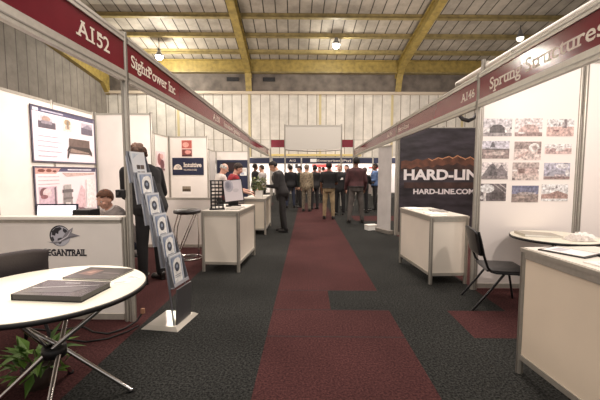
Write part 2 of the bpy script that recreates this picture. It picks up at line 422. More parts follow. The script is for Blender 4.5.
# walls of the stands
EG = partition('half height white wall with the globe logo in front of the seated man', (-3.9, 3.24), (-1.725, 3.24), .985, 1, 'half_height_wall', skip=(0,))
MB().box(-.02, 2.17, -.05, .09, .985, 1.01, mat((232, 226, 216), .4)).build('worktop', EG)
partition('long white side wall with two framed technical posters', (-3.95, .2), (-3.95, 6.46), 2.52, 6)
partition('tall white wall panel behind the seated man and the curly haired man', (-3.92, 6.5), (-2.88, 6.5), 2.52, 1)
partition('low white divider behind the black bar stool', (-2.83, 6.5), (-1.72, 6.5), .96, 1, 'half_height_wall')
partition('white side wall with one small picture, left of the navy sign', (-4.12, 6.6), (-4.12, 10.36), 2.5, 4)
partition('tall white wall carrying the navy Intuitive sign', (-4.08, 10.4), (-2.95, 10.4), 2.5, 1)
partition('far white side wall beyond the navy sign', (-4.3, 10.5), (-4.3, 16.4), 2.44, 6)
NB = partition('far white wall with navy lower backdrop behind the white haired man', (-4.26, 16.5), (-2.72, 16.5), 2.44, 1)
MB().box(.03, 1.52, -.05, -.012, .08, 2.03, NAVY).build('backdrop', NB)
# right
partition('bright white wall hung with twelve small photographs', (2.06, 4.24), (3.2, 4.24), 2.72, 1, pmat=mat((240, 232, 226), .4))
partition('white wall continuing to the right of the twelve photographs', (3.26, 4.24), (5.0, 4.24), 2.72, 2, pmat=mat((240, 232, 226), .4))
partition('white divider wall behind the black mountain banner', (2.08, 8.0), (5.0, 8.0), 2.44, 3)
partition('white rear wall of the right hand stands', (5.04, .2), (5.04, 7.96), 2.5, 8)

# ---- gantry over the end of the aisle
G = thing('aisle_gantry', 'white sign gantry with red end panels across the far end of the aisle', 'gantry', (0, 15.2, 0))
MB().box(-.93, 1.45, -.03, .03, 2.42, 3.42, mat((204, 200, 190), .5)).build('sign_board', G)
m = MB()                                              # lower edge sags a little
m.tube([(-.93+2.38*i/12, -.035, 2.42-.06*math.sin(PI*i/12)) for i in range(13)], .028, ALUD, 8); m.build('bottom_rail', G)
MB().box(-.95, 1.47, -.04, .04, 3.42, 3.47, ALU).build('top_rail', G)
for x in (-.95, 1.47): octapost(MB(), x, 0, 0, 3.5, .03).build('gantry_post', G)
for x in (-1.58, 2.0): octapost(MB(), x, 0, 0, 2.88, .03).build('gantry_post', G)
for x0, x1 in ((-1.55, -.98), (1.5, 1.97)): MB().box(x0, x1, -.02, .02, 2.52, 2.84, MAROON).build('red_panel', G)

# ---- row of stands with navy name boards across the hall's far side
def blue_board(x0, x1, label, text=None):
    t = thing('blue_fascia_board', label, 'sign', (x0, 22, 0), 0)
    sp = MB().box(.03, x1-x0-.03, -.02, .02, 2.02, 2.36, NAVY).build('sign_panel', t)
    MB().box(.03, x1-x0-.03, -.03, .03, 2.36, 2.42, ALU).build('top_rail', t)
    MB().box(.03, x1-x0-.03, -.03, .03, 1.98, 2.02, ALU).build('bottom_rail', t)
    for x in (0.032, x1-x0-.032): octapost(MB(), x, 0, 0, 2.42, .026).build('wall_post', t)
    if text:
        MB().box(.55, .95, -.03, -.021, 2.1, 2.3, PAPER).build('logo', sp)
        lettering(text, (1.0, -.021, 2.13), (1, 0, 0), (0, 0, 1), 2.6, .13, LETTER, sp, False, .01)
    return t
def small_text(t, txt, x, w): lettering(txt, (x, -.021, 2.13), (1, 0, 0), (0, 0, 1), w, .13, LETTER, t.children[0] if t.children[0].name.startswith('sign_panel') else t, False, .01)
blue_board(-7.2, -4.0, 'navy name board behind the left row, above the navy backdrop')
blue_board(-4.0, -2.2, 'short plain navy name board just left of the gantry opening')
t = blue_board(-2.2, -.35, 'navy name board numbered A12 at the far end of the aisle'); small_text(t, 'A12', 1.1, .4)
blue_board(-.35, 4.1, 'navy name board with white logo and company name at the aisle end', 'Enterprises (Pty) Ltd')
blue_board(4.1, 7.3, 'navy name board at far right beyond the man in blue')
BW = mat((244, 240, 236), .5)
partition('white back wall of the navy stands, left section', (-7.2, 24.5), (-2.2, 24.5), 2.5, 5, pmat=BW)
partition('white back wall of the navy stands, middle section', (-2.15, 24.5), (2.4, 24.5), 2.5, 4, pmat=BW)
partition('white back wall of the navy stands, right section', (2.45, 24.5), (7.3, 24.5), 2.5, 5, pmat=BW)
def far_poster(x, z, w, h, label, rgb=(196, 60, 58)):
    p = Pic((x, 24.473, z), (1, 0, 0), (0, 0, 1), w, h, .012); p.base(mat((238, 226, 222), .5))
    p.rect(.04, .62, .96, .9, rgb); p.rect(.04, .12, .5, .3, (210, 150, 145)); p.rect(.6, .12, .94, .45, (206, 120, 116))
    tag(p.mb.build('poster'), label, 'poster')
far_poster(.3, 1.35, 1.5, .75, 'far white poster with a red band right of the aisle end post')
far_poster(4.2, 1.4, 1.3, .5, 'far red banded poster behind the seated dark haired man')
far_poster(1.95, 1.5, .4, .5, 'narrow far poster left of the man in black', (170, 90, 90))
for x, lb in ((-1.25, 'left of two small black loudspeakers on the far white wall'), (-.72, 'right of two small black loudspeakers on the far white wall')):
    t = thing('wall_speaker', lb, 'loudspeaker', (x, 24.38, 1.76), 0, 'loudspeakers on the far wall')
    MB().box(-.09, .09, -.1, .05, 0, .32, BLACK).build('cabinet', t, bevel=.02)
    MB().lathe([(0, 0), (.07, 0), (.075, .012), (.05, .004), (0, -.01)], DGREY, n=20).build('cone', t, loc=(0, -.1, .12), rot=(PI/2, 0, 0))
    MB().box(-.03, .03, .05, .1, .1, .2, DGREY).build('bracket', t)

# ================================================================== COUNTERS
def counter(label, loc, rz, w, d, h, tint=(238, 229, 214)):
    """system counter: posts, framed panels and a laminate top; local origin at front-left corner, x across the front, y back"""
    t = thing('display_counter', label, 'counter', loc, rz)
    pm = mat(tint, .42, noise=.02, scale=2)
    b = .14
    for x in (.02, w-.02):
        for y in (.02, d-.02): octapost(MB(), x, y, 0, h-.03, .022).build('leg', t)
    def side(p, q, nm):
        m = MB(); dx, dy = q[0]-p[0], q[1]-p[1]
        u = V((dx, dy, 0)).normalized()*.022
        P, Q = V((*p, 0))+u, V((*q, 0))-u
        n = V((u.y, -u.x, 0)).normalized()*.008
        m.hexa([P-n+V((0, 0, b)), P+n+V((0, 0, b)), Q+n+V((0, 0, b)), Q-n+V((0, 0, b)), P-n+V((0, 0, h-.07)), P+n+V((0, 0, h-.07)), Q+n+V((0, 0, h-.07)), Q-n+V((0, 0, h-.07))], pm)
        pn = m.build(nm, t)
        r = MB(); bar(r, P+V((0, 0, b-.012)), Q+V((0, 0, b-.012)), .036, .038, ALU); r.build('bottom_rail', pn)
        r = MB(); bar(r, P+V((0, 0, h-.052)), Q+V((0, 0, h-.052)), .036, .042, ALU); r.build('top_rail', pn)
    side((.02, .02), (w-.02, .02), 'front_panel'); side((w-.02, .02), (w-.02, d-.02), 'side_panel'); side((.02, d-.02), (.02, .02), 'side_panel'); 
    MB().box(-.002, w+.002, -.002, d+.002, h-.03, h-.006, ALU).box(.012, w-.012, .012, d-.012, h-.006, h, mat((232, 226, 214), .3)).build('countertop', t)
    return t
counter('white counter in front of the bar stool, with a black wire rack on top', (-1.51, 4.93, 0), R_(-3.5), .55, 1.09, .885)
counter('white counter with the potted plant where the man in the dark suit leans', (-1.46, 7.94, 0), R_(1), .52, 1.37, .84, (226, 216, 196))
counter('white counter in front of the black mountain banner', (1.56, 4.4, 0), R_(4.8), .5, 1.13, .88)
counter('large white counter nearest the camera at the right edge', (1.585, 1.3, 0), R_(4.5), .55, 1.15, .905, (244, 229, 206))

for x, w_, lb, c in ((-2.1, 1.6, 'grey counter of the far navy stands, behind the left half of the crowd', (112, 104, 98)), (-.25, 1.3, 'brown counter of the far navy stands, behind the beige jacketed visitor', (98, 86, 78)), (1.3, 1.6, 'dark counter of the far navy stands, behind the maroon shirted man', (84, 78, 78)), (3.1, 1.5, 'grey counter of the far navy stands, beside the far bar table', (128, 118, 112))):
    counter(lb, (x, 22.5, 0), 0, w_, .5, 1.0, c)

# ================================================================== POSTERS AND SIGNS
# globe logo and lettering on the half wall (flat prints on the white panel)
LY = 3.229
def wall_pt(x, z, k=0): return V((x, LY-.0012-.0004*k, z))
def decal(name, polys, parent):
    m = MB()
    for i, (pts, rgb) in enumerate(polys): m.poly([wall_pt(x, z, i) for x, z in pts], mat(rgb, .45))
    o = m.build(name); o.parent = parent; o.matrix_parent_inverse = parent.matrix_world.inverted(); return o
bpy.context.view_layer.update()
def circ(cx, cz, r, n=28, a0=0, a1=2*PI): return [(cx+r*math.cos(a0+(a1-a0)*i/n), cz+r*math.sin(a0+(a1-a0)*i/n)) for i in range(n if a1-a0 > 6 else n+1)]
gx, gz, gr = -2.335, .828, .1
globe = [(circ(gx, gz, gr), (30, 30, 34)), (circ(gx+.006, gz-.004, gr*.93), (190, 190, 198))]
globe += [([(gx-0.0760, gz+0.0418), (gx-0.0380, gz+0.0760), (gx+0.0076, gz+0.0851), (gx+0.0228, gz+0.0646), (gx-0.0076, gz+0.0456), (gx-0.0152, gz+0.0152), (gx-0.0380, gz+0.0266), (gx-0.0456, gz+0.0000), (gx-0.0760, gz+0.0076)], (38, 38, 44)),
          ([(gx+0.0342, gz+0.0760), (gx+0.0684, gz+0.0570), (gx+0.0851, gz+0.0228), (gx+0.0532, gz+0.0228), (gx+0.0304, gz+0.0456)], (48, 48, 54)),
          ([(gx-0.0228, gz-0.0266), (gx+0.0152, gz-0.0152), (gx+0.0266, gz-0.0456), (gx+0.0000, gz-0.0798), (gx-0.0228, gz-0.0684)], (52, 52, 58)),
          ([(gx-0.0874, gz-0.0152), (gx-0.0646, gz-0.0076), (gx-0.0532, gz-0.0380), (gx-0.0684, gz-0.0608)], (60, 60, 66)),
          ([(gx-0.1292, gz-0.0570), (gx-0.0684, gz-0.0608), (gx+0.0152, gz-0.0304), (gx+0.0608, gz+0.0342), (gx+0.1292, gz+0.0798), (gx+0.1140, gz+0.0266), (gx+0.1976, gz+0.0000), (gx+0.0988, gz-0.0190), (gx+0.0152, gz-0.0570), (gx-0.0456, gz-0.0760)], (136, 134, 140)),
          ([(gx-0.1140, gz-0.0593), (gx-0.0152, gz-0.0494), (gx+0.0684, gz-0.0038), (gx+0.1216, gz+0.0722), (gx+0.0760, gz-0.0076), (gx+0.0000, gz-0.0532)], (222, 220, 224)),
          ([(gx+0.0000, gz-0.0532), (gx+0.0912, gz-0.0091), (gx+0.1824, gz+0.0000), (gx+0.0988, gz-0.0152)], (80, 78, 86))]
decal('logo', globe, EG)
o = lettering('EGANTRAIL', (-2.462, LY, .638), (1, 0, 0), (0, 0, 1), .375, .062, mat((34, 32, 42), .5), None, True, .035)
o.parent = EG; o.matrix_parent_inverse = EG.matrix_world.inverted()

def frame_edge(p, bw, rgb):
    m = MB(); mt = mat(rgb, .4)
    fx, fy = bw/p.w, bw/p.h
    for x0, y0, x1, y1 in ((0, 0, 1, fy), (0, 1-fy, 1, 1), (0, fy, fx, 1-fy), (1-fx, fy, 1, 1-fy)):
        a = [p.at(x0, y0, .002), p.at(x1, y0, .002), p.at(x1, y1, .002), p.at(x0, y1, .002)]
        m.hexa([q-p.N*.012 for q in a]+[q+p.N*.006 for q in a], mt)
    return m
# on the long side wall, read looking towards -X : u = +Y
PX = -3.928
t = thing('framed_poster', 'upper framed lilac poster with four machine pictures on the left side wall', 'poster', (PX, 4.95, 1.58))
p = Pic((0, 0, 0), (0, 1, 0), (0, 0, 1), 1.5, .82, .012); p.base(mat((236, 226, 232), .5))
p.rect(.02, .9, .98, .975, (92, 90, 116)); p.rect(.03, .91, .1, .965, (226, 224, 230)); p.rect(.14, .925, .45, .95, (190, 188, 204))
p.rect(.09, .62, .33, .86, (206, 196, 206)); p.rect(.09, .62, .33, .74, (96, 88, 98)); p.blob(.2, .79, .06, .05, (176, 150, 140)); p.rect(.13, .7, .28, .76, (150, 140, 150))
p.rect(.44, .62, .58, .87, (228, 216, 208)); p.blob(.51, .8, .05, .06, (170, 150, 120)); p.rect(.47, .66, .55, .74, (206, 178, 160)); p.rect(.5, .68, .53, .84, (140, 128, 118))
p.rect(.74, .62, .95, .86, (190, 182, 194)); p.rect(.74, .62, .95, .76, (108, 102, 116)); p.poly([(.76, .76), (.86, .84), (.94, .78), (.93, .74)], (150, 142, 156))
for i, w in enumerate((.3, .34, .28, .33, .26)): p.rect(.07, .47-.09*i, .07+w, .485-.09*i, (196, 184, 200))
p.rect(.52, .2, .88, .5, (108, 92, 86)); p.rect(.54, .22, .86, .3, (150, 130, 120)); p.poly([(.48, .24), (.56, .3), (.86, .24), (.92, .16), (.92, .24), (.88, .34), (.52, .34)], (70, 62, 60)); p.poly([(.48, .1), (.5, .1), (.53, .25), (.5, .26)], (70, 62, 60))
p.mb.build('print', t); frame_edge(p, .022, (86, 82, 98)).build('frame', t)
t = thing('framed_poster', 'lower framed pink poster with a grey machine tower, behind the laptop', 'poster', (PX, 4.95, .72))
p = Pic((0, 0, 0), (0, 1, 0), (0, 0, 1), 1.5, .8, .012); p.base(mat((240, 228, 232), .5))
p.rect(.02, .9, .98, .975, (88, 84, 112)); p.poly([(.02, .86), (.3, .86), (.38, .975), (.02, .975)], (214, 168, 160)); p.blob(.1, .92, .05, .03, (120, 70, 62)); p.blob(.2, .92, .04, .03, (132, 80, 70)); p.blob(.28, .91, .03, .02, (110, 66, 62))
p.rect(.48, .93, .9, .955, (224, 220, 232)); p.poly([(.38, .88), (.95, .88), (.95, .84), (.46, .8)], (206, 178, 172))
for i in range(3): p.rect(.05, .8-.07*i, .34, .815-.07*i, (206, 188, 196))
p.rect(.05, .18, .3, .62, (212, 186, 198)); p.blob(.12, .5, .06, .1, (120, 84, 88)); p.blob(.16, .5, .06, .08, (226, 204, 206)); p.blob(.12, .43, .05, .04, (150, 104, 108)); p.rect(.26, .14, .285, .6, (120, 104, 112))
p.poly([(.38, .12), (.54, .12), (.52, .62), (.4, .62)], (150, 142, 142)); p.rect(.38, .48, .55, .54, (110, 104, 106)); p.rect(.39, .34, .54, .38, (120, 112, 112)); p.rect(.41, .55, .52, .64, (182, 176, 174)); p.rect(.42, .14, .5, .28, (220, 212, 210))
p.poly([(.56, .14), (.76, .14), (.76, .5), (.7, .62)], (222, 190, 196)); p.poly([(.62, .14), (.7, .14), (.82, .05), (.7, .05)], (140, 110, 118))
p.rect(.78, .1, .96, .74, (246, 238, 238))
p.mb.build('print', t); frame_edge(p, .022, (86, 82, 98)).build('frame', t)

# Intuitive stand: sign and pictures on the wall facing the aisle mouth (y = 10.4)
IY = 10.388
t = thing('wall_sign', 'navy sign with white lettering Intuitive and a dome mark', 'sign', (-4.0, IY, 1.36))
sp = MB().box(0, .93, -.015, 0, 0, .51, NAVY).build('sign_panel', t)
m = MB(); m.poly([(.06+.1+.13*math.cos(a), -.017, .16+.16*math.sin(a)) for a in [PI*i/16 for i in range(17)]], LETTER)
for q in (.25, .5, .75): m.poly([(.16+.13*q*math.cos(a)+.02, -.0175, .16+.16*q*math.sin(a)) for a in [PI*(.2+i*.1) for i in range(7)]]+[(.16+.13*(q-.08)*math.cos(a)+.02, -.0175, .16+.16*(q-.08)*math.sin(a)) for a in [PI*(.8-i*.1) for i in range(7)]], NAVY)
m.build('logo', sp)
lettering('Intuitive', (.33, -.0155, .24), (1, 0, 0), (0, 0, 1), .54, .13, LETTER, sp, True, .02)
lettering('TECHNOLOGIES', (.33, -.0155, .13), (1, 0, 0), (0, 0, 1), .4, .05, LETTER, sp, False, .01)
p = Pic((-3.72, IY, 1.9), (1, 0, 0), (0, 0, 1), .32, .49, .006); p.base(mat((232, 200, 190), .5))
p.rect(.04, .5, .96, .98, (178, 92, 82)); p.blob(.4, .72, .3, .16, (226, 164, 150)); p.rect(.04, .02, .96, .45, (120, 60, 54)); p.blob(.6, .28, .3, .12, (214, 150, 140)); p.rect(.04, .02, .96, .1, (60, 34, 34))
tag(p.mb.build('picture'), 'tall reddish photo print above the navy sign', 'picture')
p = Pic((-3.73, IY, .78), (1, 0, 0), (0, 0, 1), .27, .25, .006); p.base(mat((240, 236, 230), .5))
p.rect(.03, .35, .97, .98, (92, 78, 62)); p.rect(.03, .68, .97, .98, (140, 128, 110)); p.blob(.5, .5, .4, .12, (70, 58, 44))
tag(p.mb.build('picture'), 'small brown photo print below the navy sign', 'picture')
p = Pic((-4.098, 9.5, 1.47), (0, 1, 0), (0, 0, 1), .56, .55, .006); p.base(mat((226, 206, 206), .5))
p.blob(.35, .6, .25, .3, (150, 98, 96)); p.blob(.65, .35, .25, .25, (110, 70, 74)); p.blob(.6, .75, .2, .14, (214, 168, 160)); p.rect(.04, .04, .96, .14, (110, 84, 86))
tag(p.mb.build('picture'), 'dark pink picture on the side wall left of the navy sign', 'picture')

# black mountain banner
BY = 7.978
t = thing('fabric_banner', 'black banner with orange mountain ridge and HARD-LINE lettering', 'banner', (2.09, BY, .08))
BAN = mat((52, 47, 54), .55, noise=.45, scale=2.2, stretch=(1, 1, 3.5), bump=.15)
bw = 2.12
m = MB(); nx, nz = 40, 12
for i in range(nx):
    for j in range(nz):
        def q(i, j):
            x = bw*i/nx; z = 2.34*j/nz
            return (x, -.012-.006*math.sin(x*5+z*2)-.004*math.sin(z*7+x), z)
        m.add([q(i, j), q(i+1, j), q(i+1, j+1), q(i, j+1)], [(0, 1, 2, 3)], BAN, True)
cl = m.build('cloth', t)
ridge = [(.02, 1.60), (.12, 1.63), (.25, 1.60), (.38, 1.66), (.5, 1.62), (.63, 1.67), (.72, 1.63), (.84, 1.69), (.95, 1.67), (1.08, 1.72), (1.18, 1.68), (1.27, 1.74), (1.36, 1.70), (1.46, 1.66), (1.56, 1.71), (1.66, 1.65), (1.8, 1.69), (1.95, 1.62), (2.1, 1.64)]
m = MB(); OR = mat((104, 66, 50), .6, noise=.3, scale=7); ORD = mat((66, 46, 42), .6, noise=.3, scale=5); ORL = mat((196, 142, 104), .6)
for (x0, z0), (x1, z1) in zip(ridge, ridge[1:]):
    m.quad((x0, -.026, z0-.17), (x1, -.026, z1-.17), (x1, -.026, z1), (x0, -.026, z0), OR)
    m.quad((x0, -.0255, 1.38), (x1, -.0255, 1.38), (x1, -.0255, z1-.16), (x0, -.0255, z0-.16), ORD)
    if x0 > .6: m.poly([(x0, -.0275, z0-.015), (x1, -.0275, z1-.03), (x1, -.0275, z1), (x0, -.0275, z0)], ORL)
m.quad((.1, -.0255, 1.0), (2.1, -.0255, 1.0), (2.1, -.0255, 1.13), (.1, -.0255, 1.13), ORD)
m.build('mountain_print', cl)
lettering('HARD-LINE', (.09, -.027, 1.195), (1, 0, 0), (0, 0, 1), 1.86, .225, mat((238, 232, 232), .5), cl, False, .04)
lettering('HARD-LINE.COM', (.31, -.027, .87), (1, 0, 0), (0, 0, 1), 1.37, .112, mat((226, 220, 222), .5), cl, False, .04)

# roll-up banner standing at the right edge of the aisle
t = thing('roll_up_banner', 'narrow pale roll-up banner standing edge-on at the right of the aisle', 'banner', (1.83, 8.28, 0), R_(-66.5))
MB().box(-.26, .26, -.012, -.008, .1, 2.02, mat((198, 194, 190), .6, noise=.06, scale=3)).build('banner_sheet', t)
MB().box(-.28, .28, -.06, .06, .0, .1, ALUD).build('base_cassette', t, bevel=.015)
MB().box(-.265, .265, -.02, .008, 2.02, 2.05, ALU).build('top_bar', t)
MB().tube([(0, .03, .1), (0, .03, 2.03)], .01, ALUD, 8).build('support_pole', t)
t = thing('shoe_box', 'small white carton on the carpet at the foot of the roll-up banner', 'box', (1.62, 8.75, 0), R_(20))
MB().box(-.14, .14, -.1, .1, 0, .1, PAPER).build('carton', t); MB().box(-.145, .145, -.105, .105, .1, .13, mat((220, 214, 206), .6)).build('lid', t)

# twelve photo prints on the bright wall
PY = 4.231
def photo(i, x, z, w, h, label, fn):
    p = Pic((x+.012, PY, z), (1, 0, 0), (0, 0, 1), w, h, .003); p.wash = .16; p.base(mat((232, 226, 224), .4)); fn(p)
    tag(p.mb.build('photo_print'), label, 'photo', 'photo prints on the bright wall')
def a1(p): p.rect(0, .5, 1, 1, (206, 200, 208)); p.rect(0, 0, 1, .2, (150, 140, 142)); p.blob(.5, .2, .5, .4, (222, 214, 214), 16, 0, PI); p.poly([(.22, .2), (.24, .5), (.36, .64), (.5, .68), (.64, .64), (.74, .5), (.76, .2)], (74, 68, 70)); p.rect(.22, .2, .76, .24, (60, 54, 56)); p.blob(.96, .45, .03, .06, (70, 60, 60))
def a2(p): p.rect(0, .4, 1, 1, (222, 206, 206)); p.poly([(.12, .2), (.16, .42), (.34, .62), (.66, .66), (.86, .5), (.9, .2)], (206, 160, 150)); p.rect(0, 0, 1, .22, (156, 118, 112)); p.blob(.25, .18, .14, .05, (226, 216, 212))
def a3(p): p.rect(0, .5, 1, 1, (238, 228, 228)); p.rect(0, 0, 1, .55, (216, 166, 154)); p.rect(.64, .48, .74, .98, (128, 112, 116)); p.rect(.56, .5, .62, .8, (170, 156, 158)); p.poly([(.22, .64), (.32, .74), (.3, .6)], (120, 106, 110)); p.poly([(.4, .55), (.46, .8), (.5, .6)], (140, 124, 124)); p.blob(.35, .32, .1, .05, (160, 100, 96))
def a4(p): p.rect(0, .55, 1, 1, (196, 194, 212)); p.rect(0, 0, 1, .56, (150, 122, 116)); p.poly([(.28, .58), (.36, .95), (.44, .95), (.5, .58), (.44, .66), (.34, .66)], (104, 100, 112)); p.poly([(.0, .5), (.2, .58), (1, .54), (1, .47)], (98, 86, 86)); p.blob(.6, .3, .26, .12, (202, 176, 166)); p.blob(.25, .25, .2, .08, (190, 160, 150))
def a5(p): p.rect(0, .6, 1, 1, (158, 132, 124)); p.rect(0, 0, 1, .6, (226, 196, 186)); p.blob(.74, .68, .2, .24, (236, 220, 214)); p.blob(.76, .66, .1, .14, (196, 160, 152)); p.poly([(.1, .2), (.5, .5), (.55, .42), (.2, .1)], (200, 156, 146)); p.rect(.86, .35, .98, .6, (150, 112, 106))
def a6(p): p.rect(0, .6, 1, 1, (232, 216, 214)); p.rect(0, 0, 1, .6, (212, 168, 160)); p.blob(.45, .5, .3, .2, (234, 214, 210)); p.blob(.3, .4, .12, .2, (170, 130, 126)); p.poly([(.5, .7), (.62, .8), (.7, .7)], (160, 130, 128))
def b1(p): p.rect(0, .4, 1, 1, (222, 206, 204)); p.poly([(.02, .2), (.3, .85), (.42, .95), (.72, .4), (.72, .15)], (112, 104, 108)); p.poly([(.55, .5), (.74, .88), (.98, .4), (.98, .2), (.6, .2)], (124, 114, 118)); p.poly([(.3, .85), (.36, .5), (.24, .2), (.5, .2), (.55, .6)], (86, 80, 84)); p.rect(0, 0, 1, .2, (140, 126, 124))
def b2(p): p.rect(0, .6, 1, 1, (186, 160, 152)); p.rect(0, 0, 1, .5, (206, 178, 168)); p.rect(.18, .3, .96, .68, (196, 160, 150)); p.rect(.22, .38, .46, .64, (120, 84, 76)); p.rect(.14, .66, .96, .72, (160, 130, 124)); p.rect(.0, .0, .1, .12, (110, 90, 88))
def b3(p): p.rect(0, .2, 1, 1, (172, 172, 198)); p.blob(.7, .8, .25, .15, (222, 216, 226)); p.poly([(.1, .2), (.2, .5), (.5, .62), (.8, .5), (.86, .2)], (142, 142, 164)); p.rect(0, 0, 1, .18, (150, 116, 112)); p.rect(.4, .18, .8, .3, (216, 196, 200)); p.blob(.9, .4, .08, .2, (226, 214, 218))
def c1(p): p.rect(0, 0, 1, 1, (92, 82, 84)); p.blob(.28, .72, .28, .26, (232, 222, 218)); p.rect(.16, .0, .26, .55, (206, 196, 194)); p.blob(.1, .2, .06, .12, (226, 214, 212)); p.poly([(.5, 1), (.55, 1), (.98, .5), (.98, .42)], (160, 148, 148)); p.poly([(.7, 1), (.75, 1), (1, .74), (1, .66)], (170, 158, 156)); p.rect(.48, .12, .94, .5, (66, 58, 60))
def c2(p): p.rect(0, .5, 1, 1, (104, 112, 156)); p.rect(0, 0, 1, .5, (142, 120, 110)); p.blob(.5, .52, .3, .1, (166, 150, 146)); p.blob(.3, .3, .2, .06, (176, 148, 134)); p.rect(0, .85, 1, 1, (84, 94, 142)); p.blob(.75, .55, .16, .05, (190, 180, 186))
def c3(p): p.rect(0, .45, 1, 1, (240, 230, 230)); p.poly([(0, .15), (0, .4), (.3, .45), (.6, .62), (1, .4), (1, .15)], (176, 128, 112)); p.rect(0, 0, 1, .14, (236, 226, 224)); p.poly([(.06, .68), (.6, .8), (.6, .77), (.06, .64)], (150, 140, 150)); p.blob(.56, .82, .04, .06, (120, 110, 118)); p.blob(.4, .35, .3, .06, (160, 112, 100))
X3 = (2.066, 2.432, 2.80); 
photo(1, 2.068, 1.853, .335, .205, 'photo of a white tent with dark arched mouth, top left of the photo wall', a1)
photo(2, 2.438, 1.853, .318, .207, 'photo of a pinkish domed hall, top middle of the photo wall', a2)
photo(3, 2.81, 1.853, .312, .2, 'photo with a tall grey tower under construction, top right of the photo wall', a3)
photo(4, 2.062, 1.59, .322, .208, 'photo of a grey frame on stony ground, left print of the second row', a4)
photo(5, 2.442, 1.575, .314, .215, 'photo with a pale ring over pink rubble, middle print of the second row', a5)
photo(6, 2.8, 1.645, .31, .115, 'narrow pale panorama photo, right print of the second row', a6)
photo(7, 2.068, 1.345, .312, .2, 'photo of two grey peaked tents, left print of the third row', b1)
photo(8, 2.432, 1.335, .31, .21, 'photo of a low building with brown doorway, middle print of the third row', b2)
photo(9, 2.8, 1.345, .305, .195, 'photo of a structure under lilac sky, right print of the third row', b3)
photo(10, 2.05, 1.085, .318, .208, 'dark photo with a white dome, bottom left of the photo wall', c1)
photo(11, 2.435, 1.07, .315, .2, 'photo with deep blue sky over brown land, bottom middle of the photo wall', c2)
photo(12, 2.785, 1.085, .312, .2, 'photo of a brown hill under white sky, bottom right of the photo wall', c3)

# black hook-shaped cable under the A146 board
tag(MB().tube([(2.05, 5.6, 2.52), (2.14, 5.6, 2.62), (2.24, 5.6, 2.6), (2.31, 5.6, 2.47), (2.36, 5.6, 2.34), (2.43, 5.6, 2.26), (2.52, 5.6, 2.235), (2.6, 5.6, 2.27), (2.655, 5.6, 2.36), (2.68, 5.6, 2.5), (2.68, 5.6, 2.7)], [.014, .016, .018, .022, .027, .031, .032, .028, .022, .018, .016], BLACK, 10).build('cable'), 'thick black cable looping below the A146 board', 'cable')

# ================================================================== FURNITURE
def disc_table(name, label, loc, r, h, cat='table'):
    t = thing(name, label, cat, loc)
    m = MB(); m.lathe([(0, h-.028), (r-.004, h-.028), (r-.004, h-.002), (r-.004, h), (0, h)], mat((244, 240, 222), .35), n=72, smooth=False); m.build('tabletop', t)
    MB().lathe([(r-.004, h-.029), (r+.003, h-.027), (r+.003, h-.006), (r-.004, h-.003)], BLACK, n=72).build('edge_band', t)
    return t
TL = disc_table('round_table', 'round cream table with crossed chrome legs at the left, holding dark books', (-1.51, 1.99, 0), .515, .742)
hub = .36
for i in range(4):
    a = PI*.5*i+.35; 
    d = V((math.cos(a), math.sin(a), 0)); n = V((-d.y, d.x, 0))*.032
    MB().tube([d*.40+n+V((0, 0, .012)), d*.03+n+V((0, 0, hub)), -d*.40+n+V((0, 0, .712))], .0135, CHROME, 12).build('leg', TL)
    MB().lathe([(0, 0), (.018, 0), (.018, .016), (0, .016)], BLACK, (d.x*.40+n.x, d.y*.40+n.y, 0), 14).build('foot_cap', TL)
MB().lathe([(.03, hub-.035), (.062, hub-.03), (.066, hub), (.062, hub+.03), (.03, hub+.035)], BLACK, n=20).build('leg_clamp', TL)
TR = disc_table('round_table', 'small round white table behind the near right counter, beside the photo wall', (2.66, 3.77, 0), .42, .742)
MB().tube([(0, 0, .03), (0, 0, .715)], .03, CHROME, 16).build('pedestal', TR)
MB().lathe([(0, 0), (.24, 0), (.24, .012), (.05, .035), (0, .036)], CHROME, n=40).build('base_plate', TR)

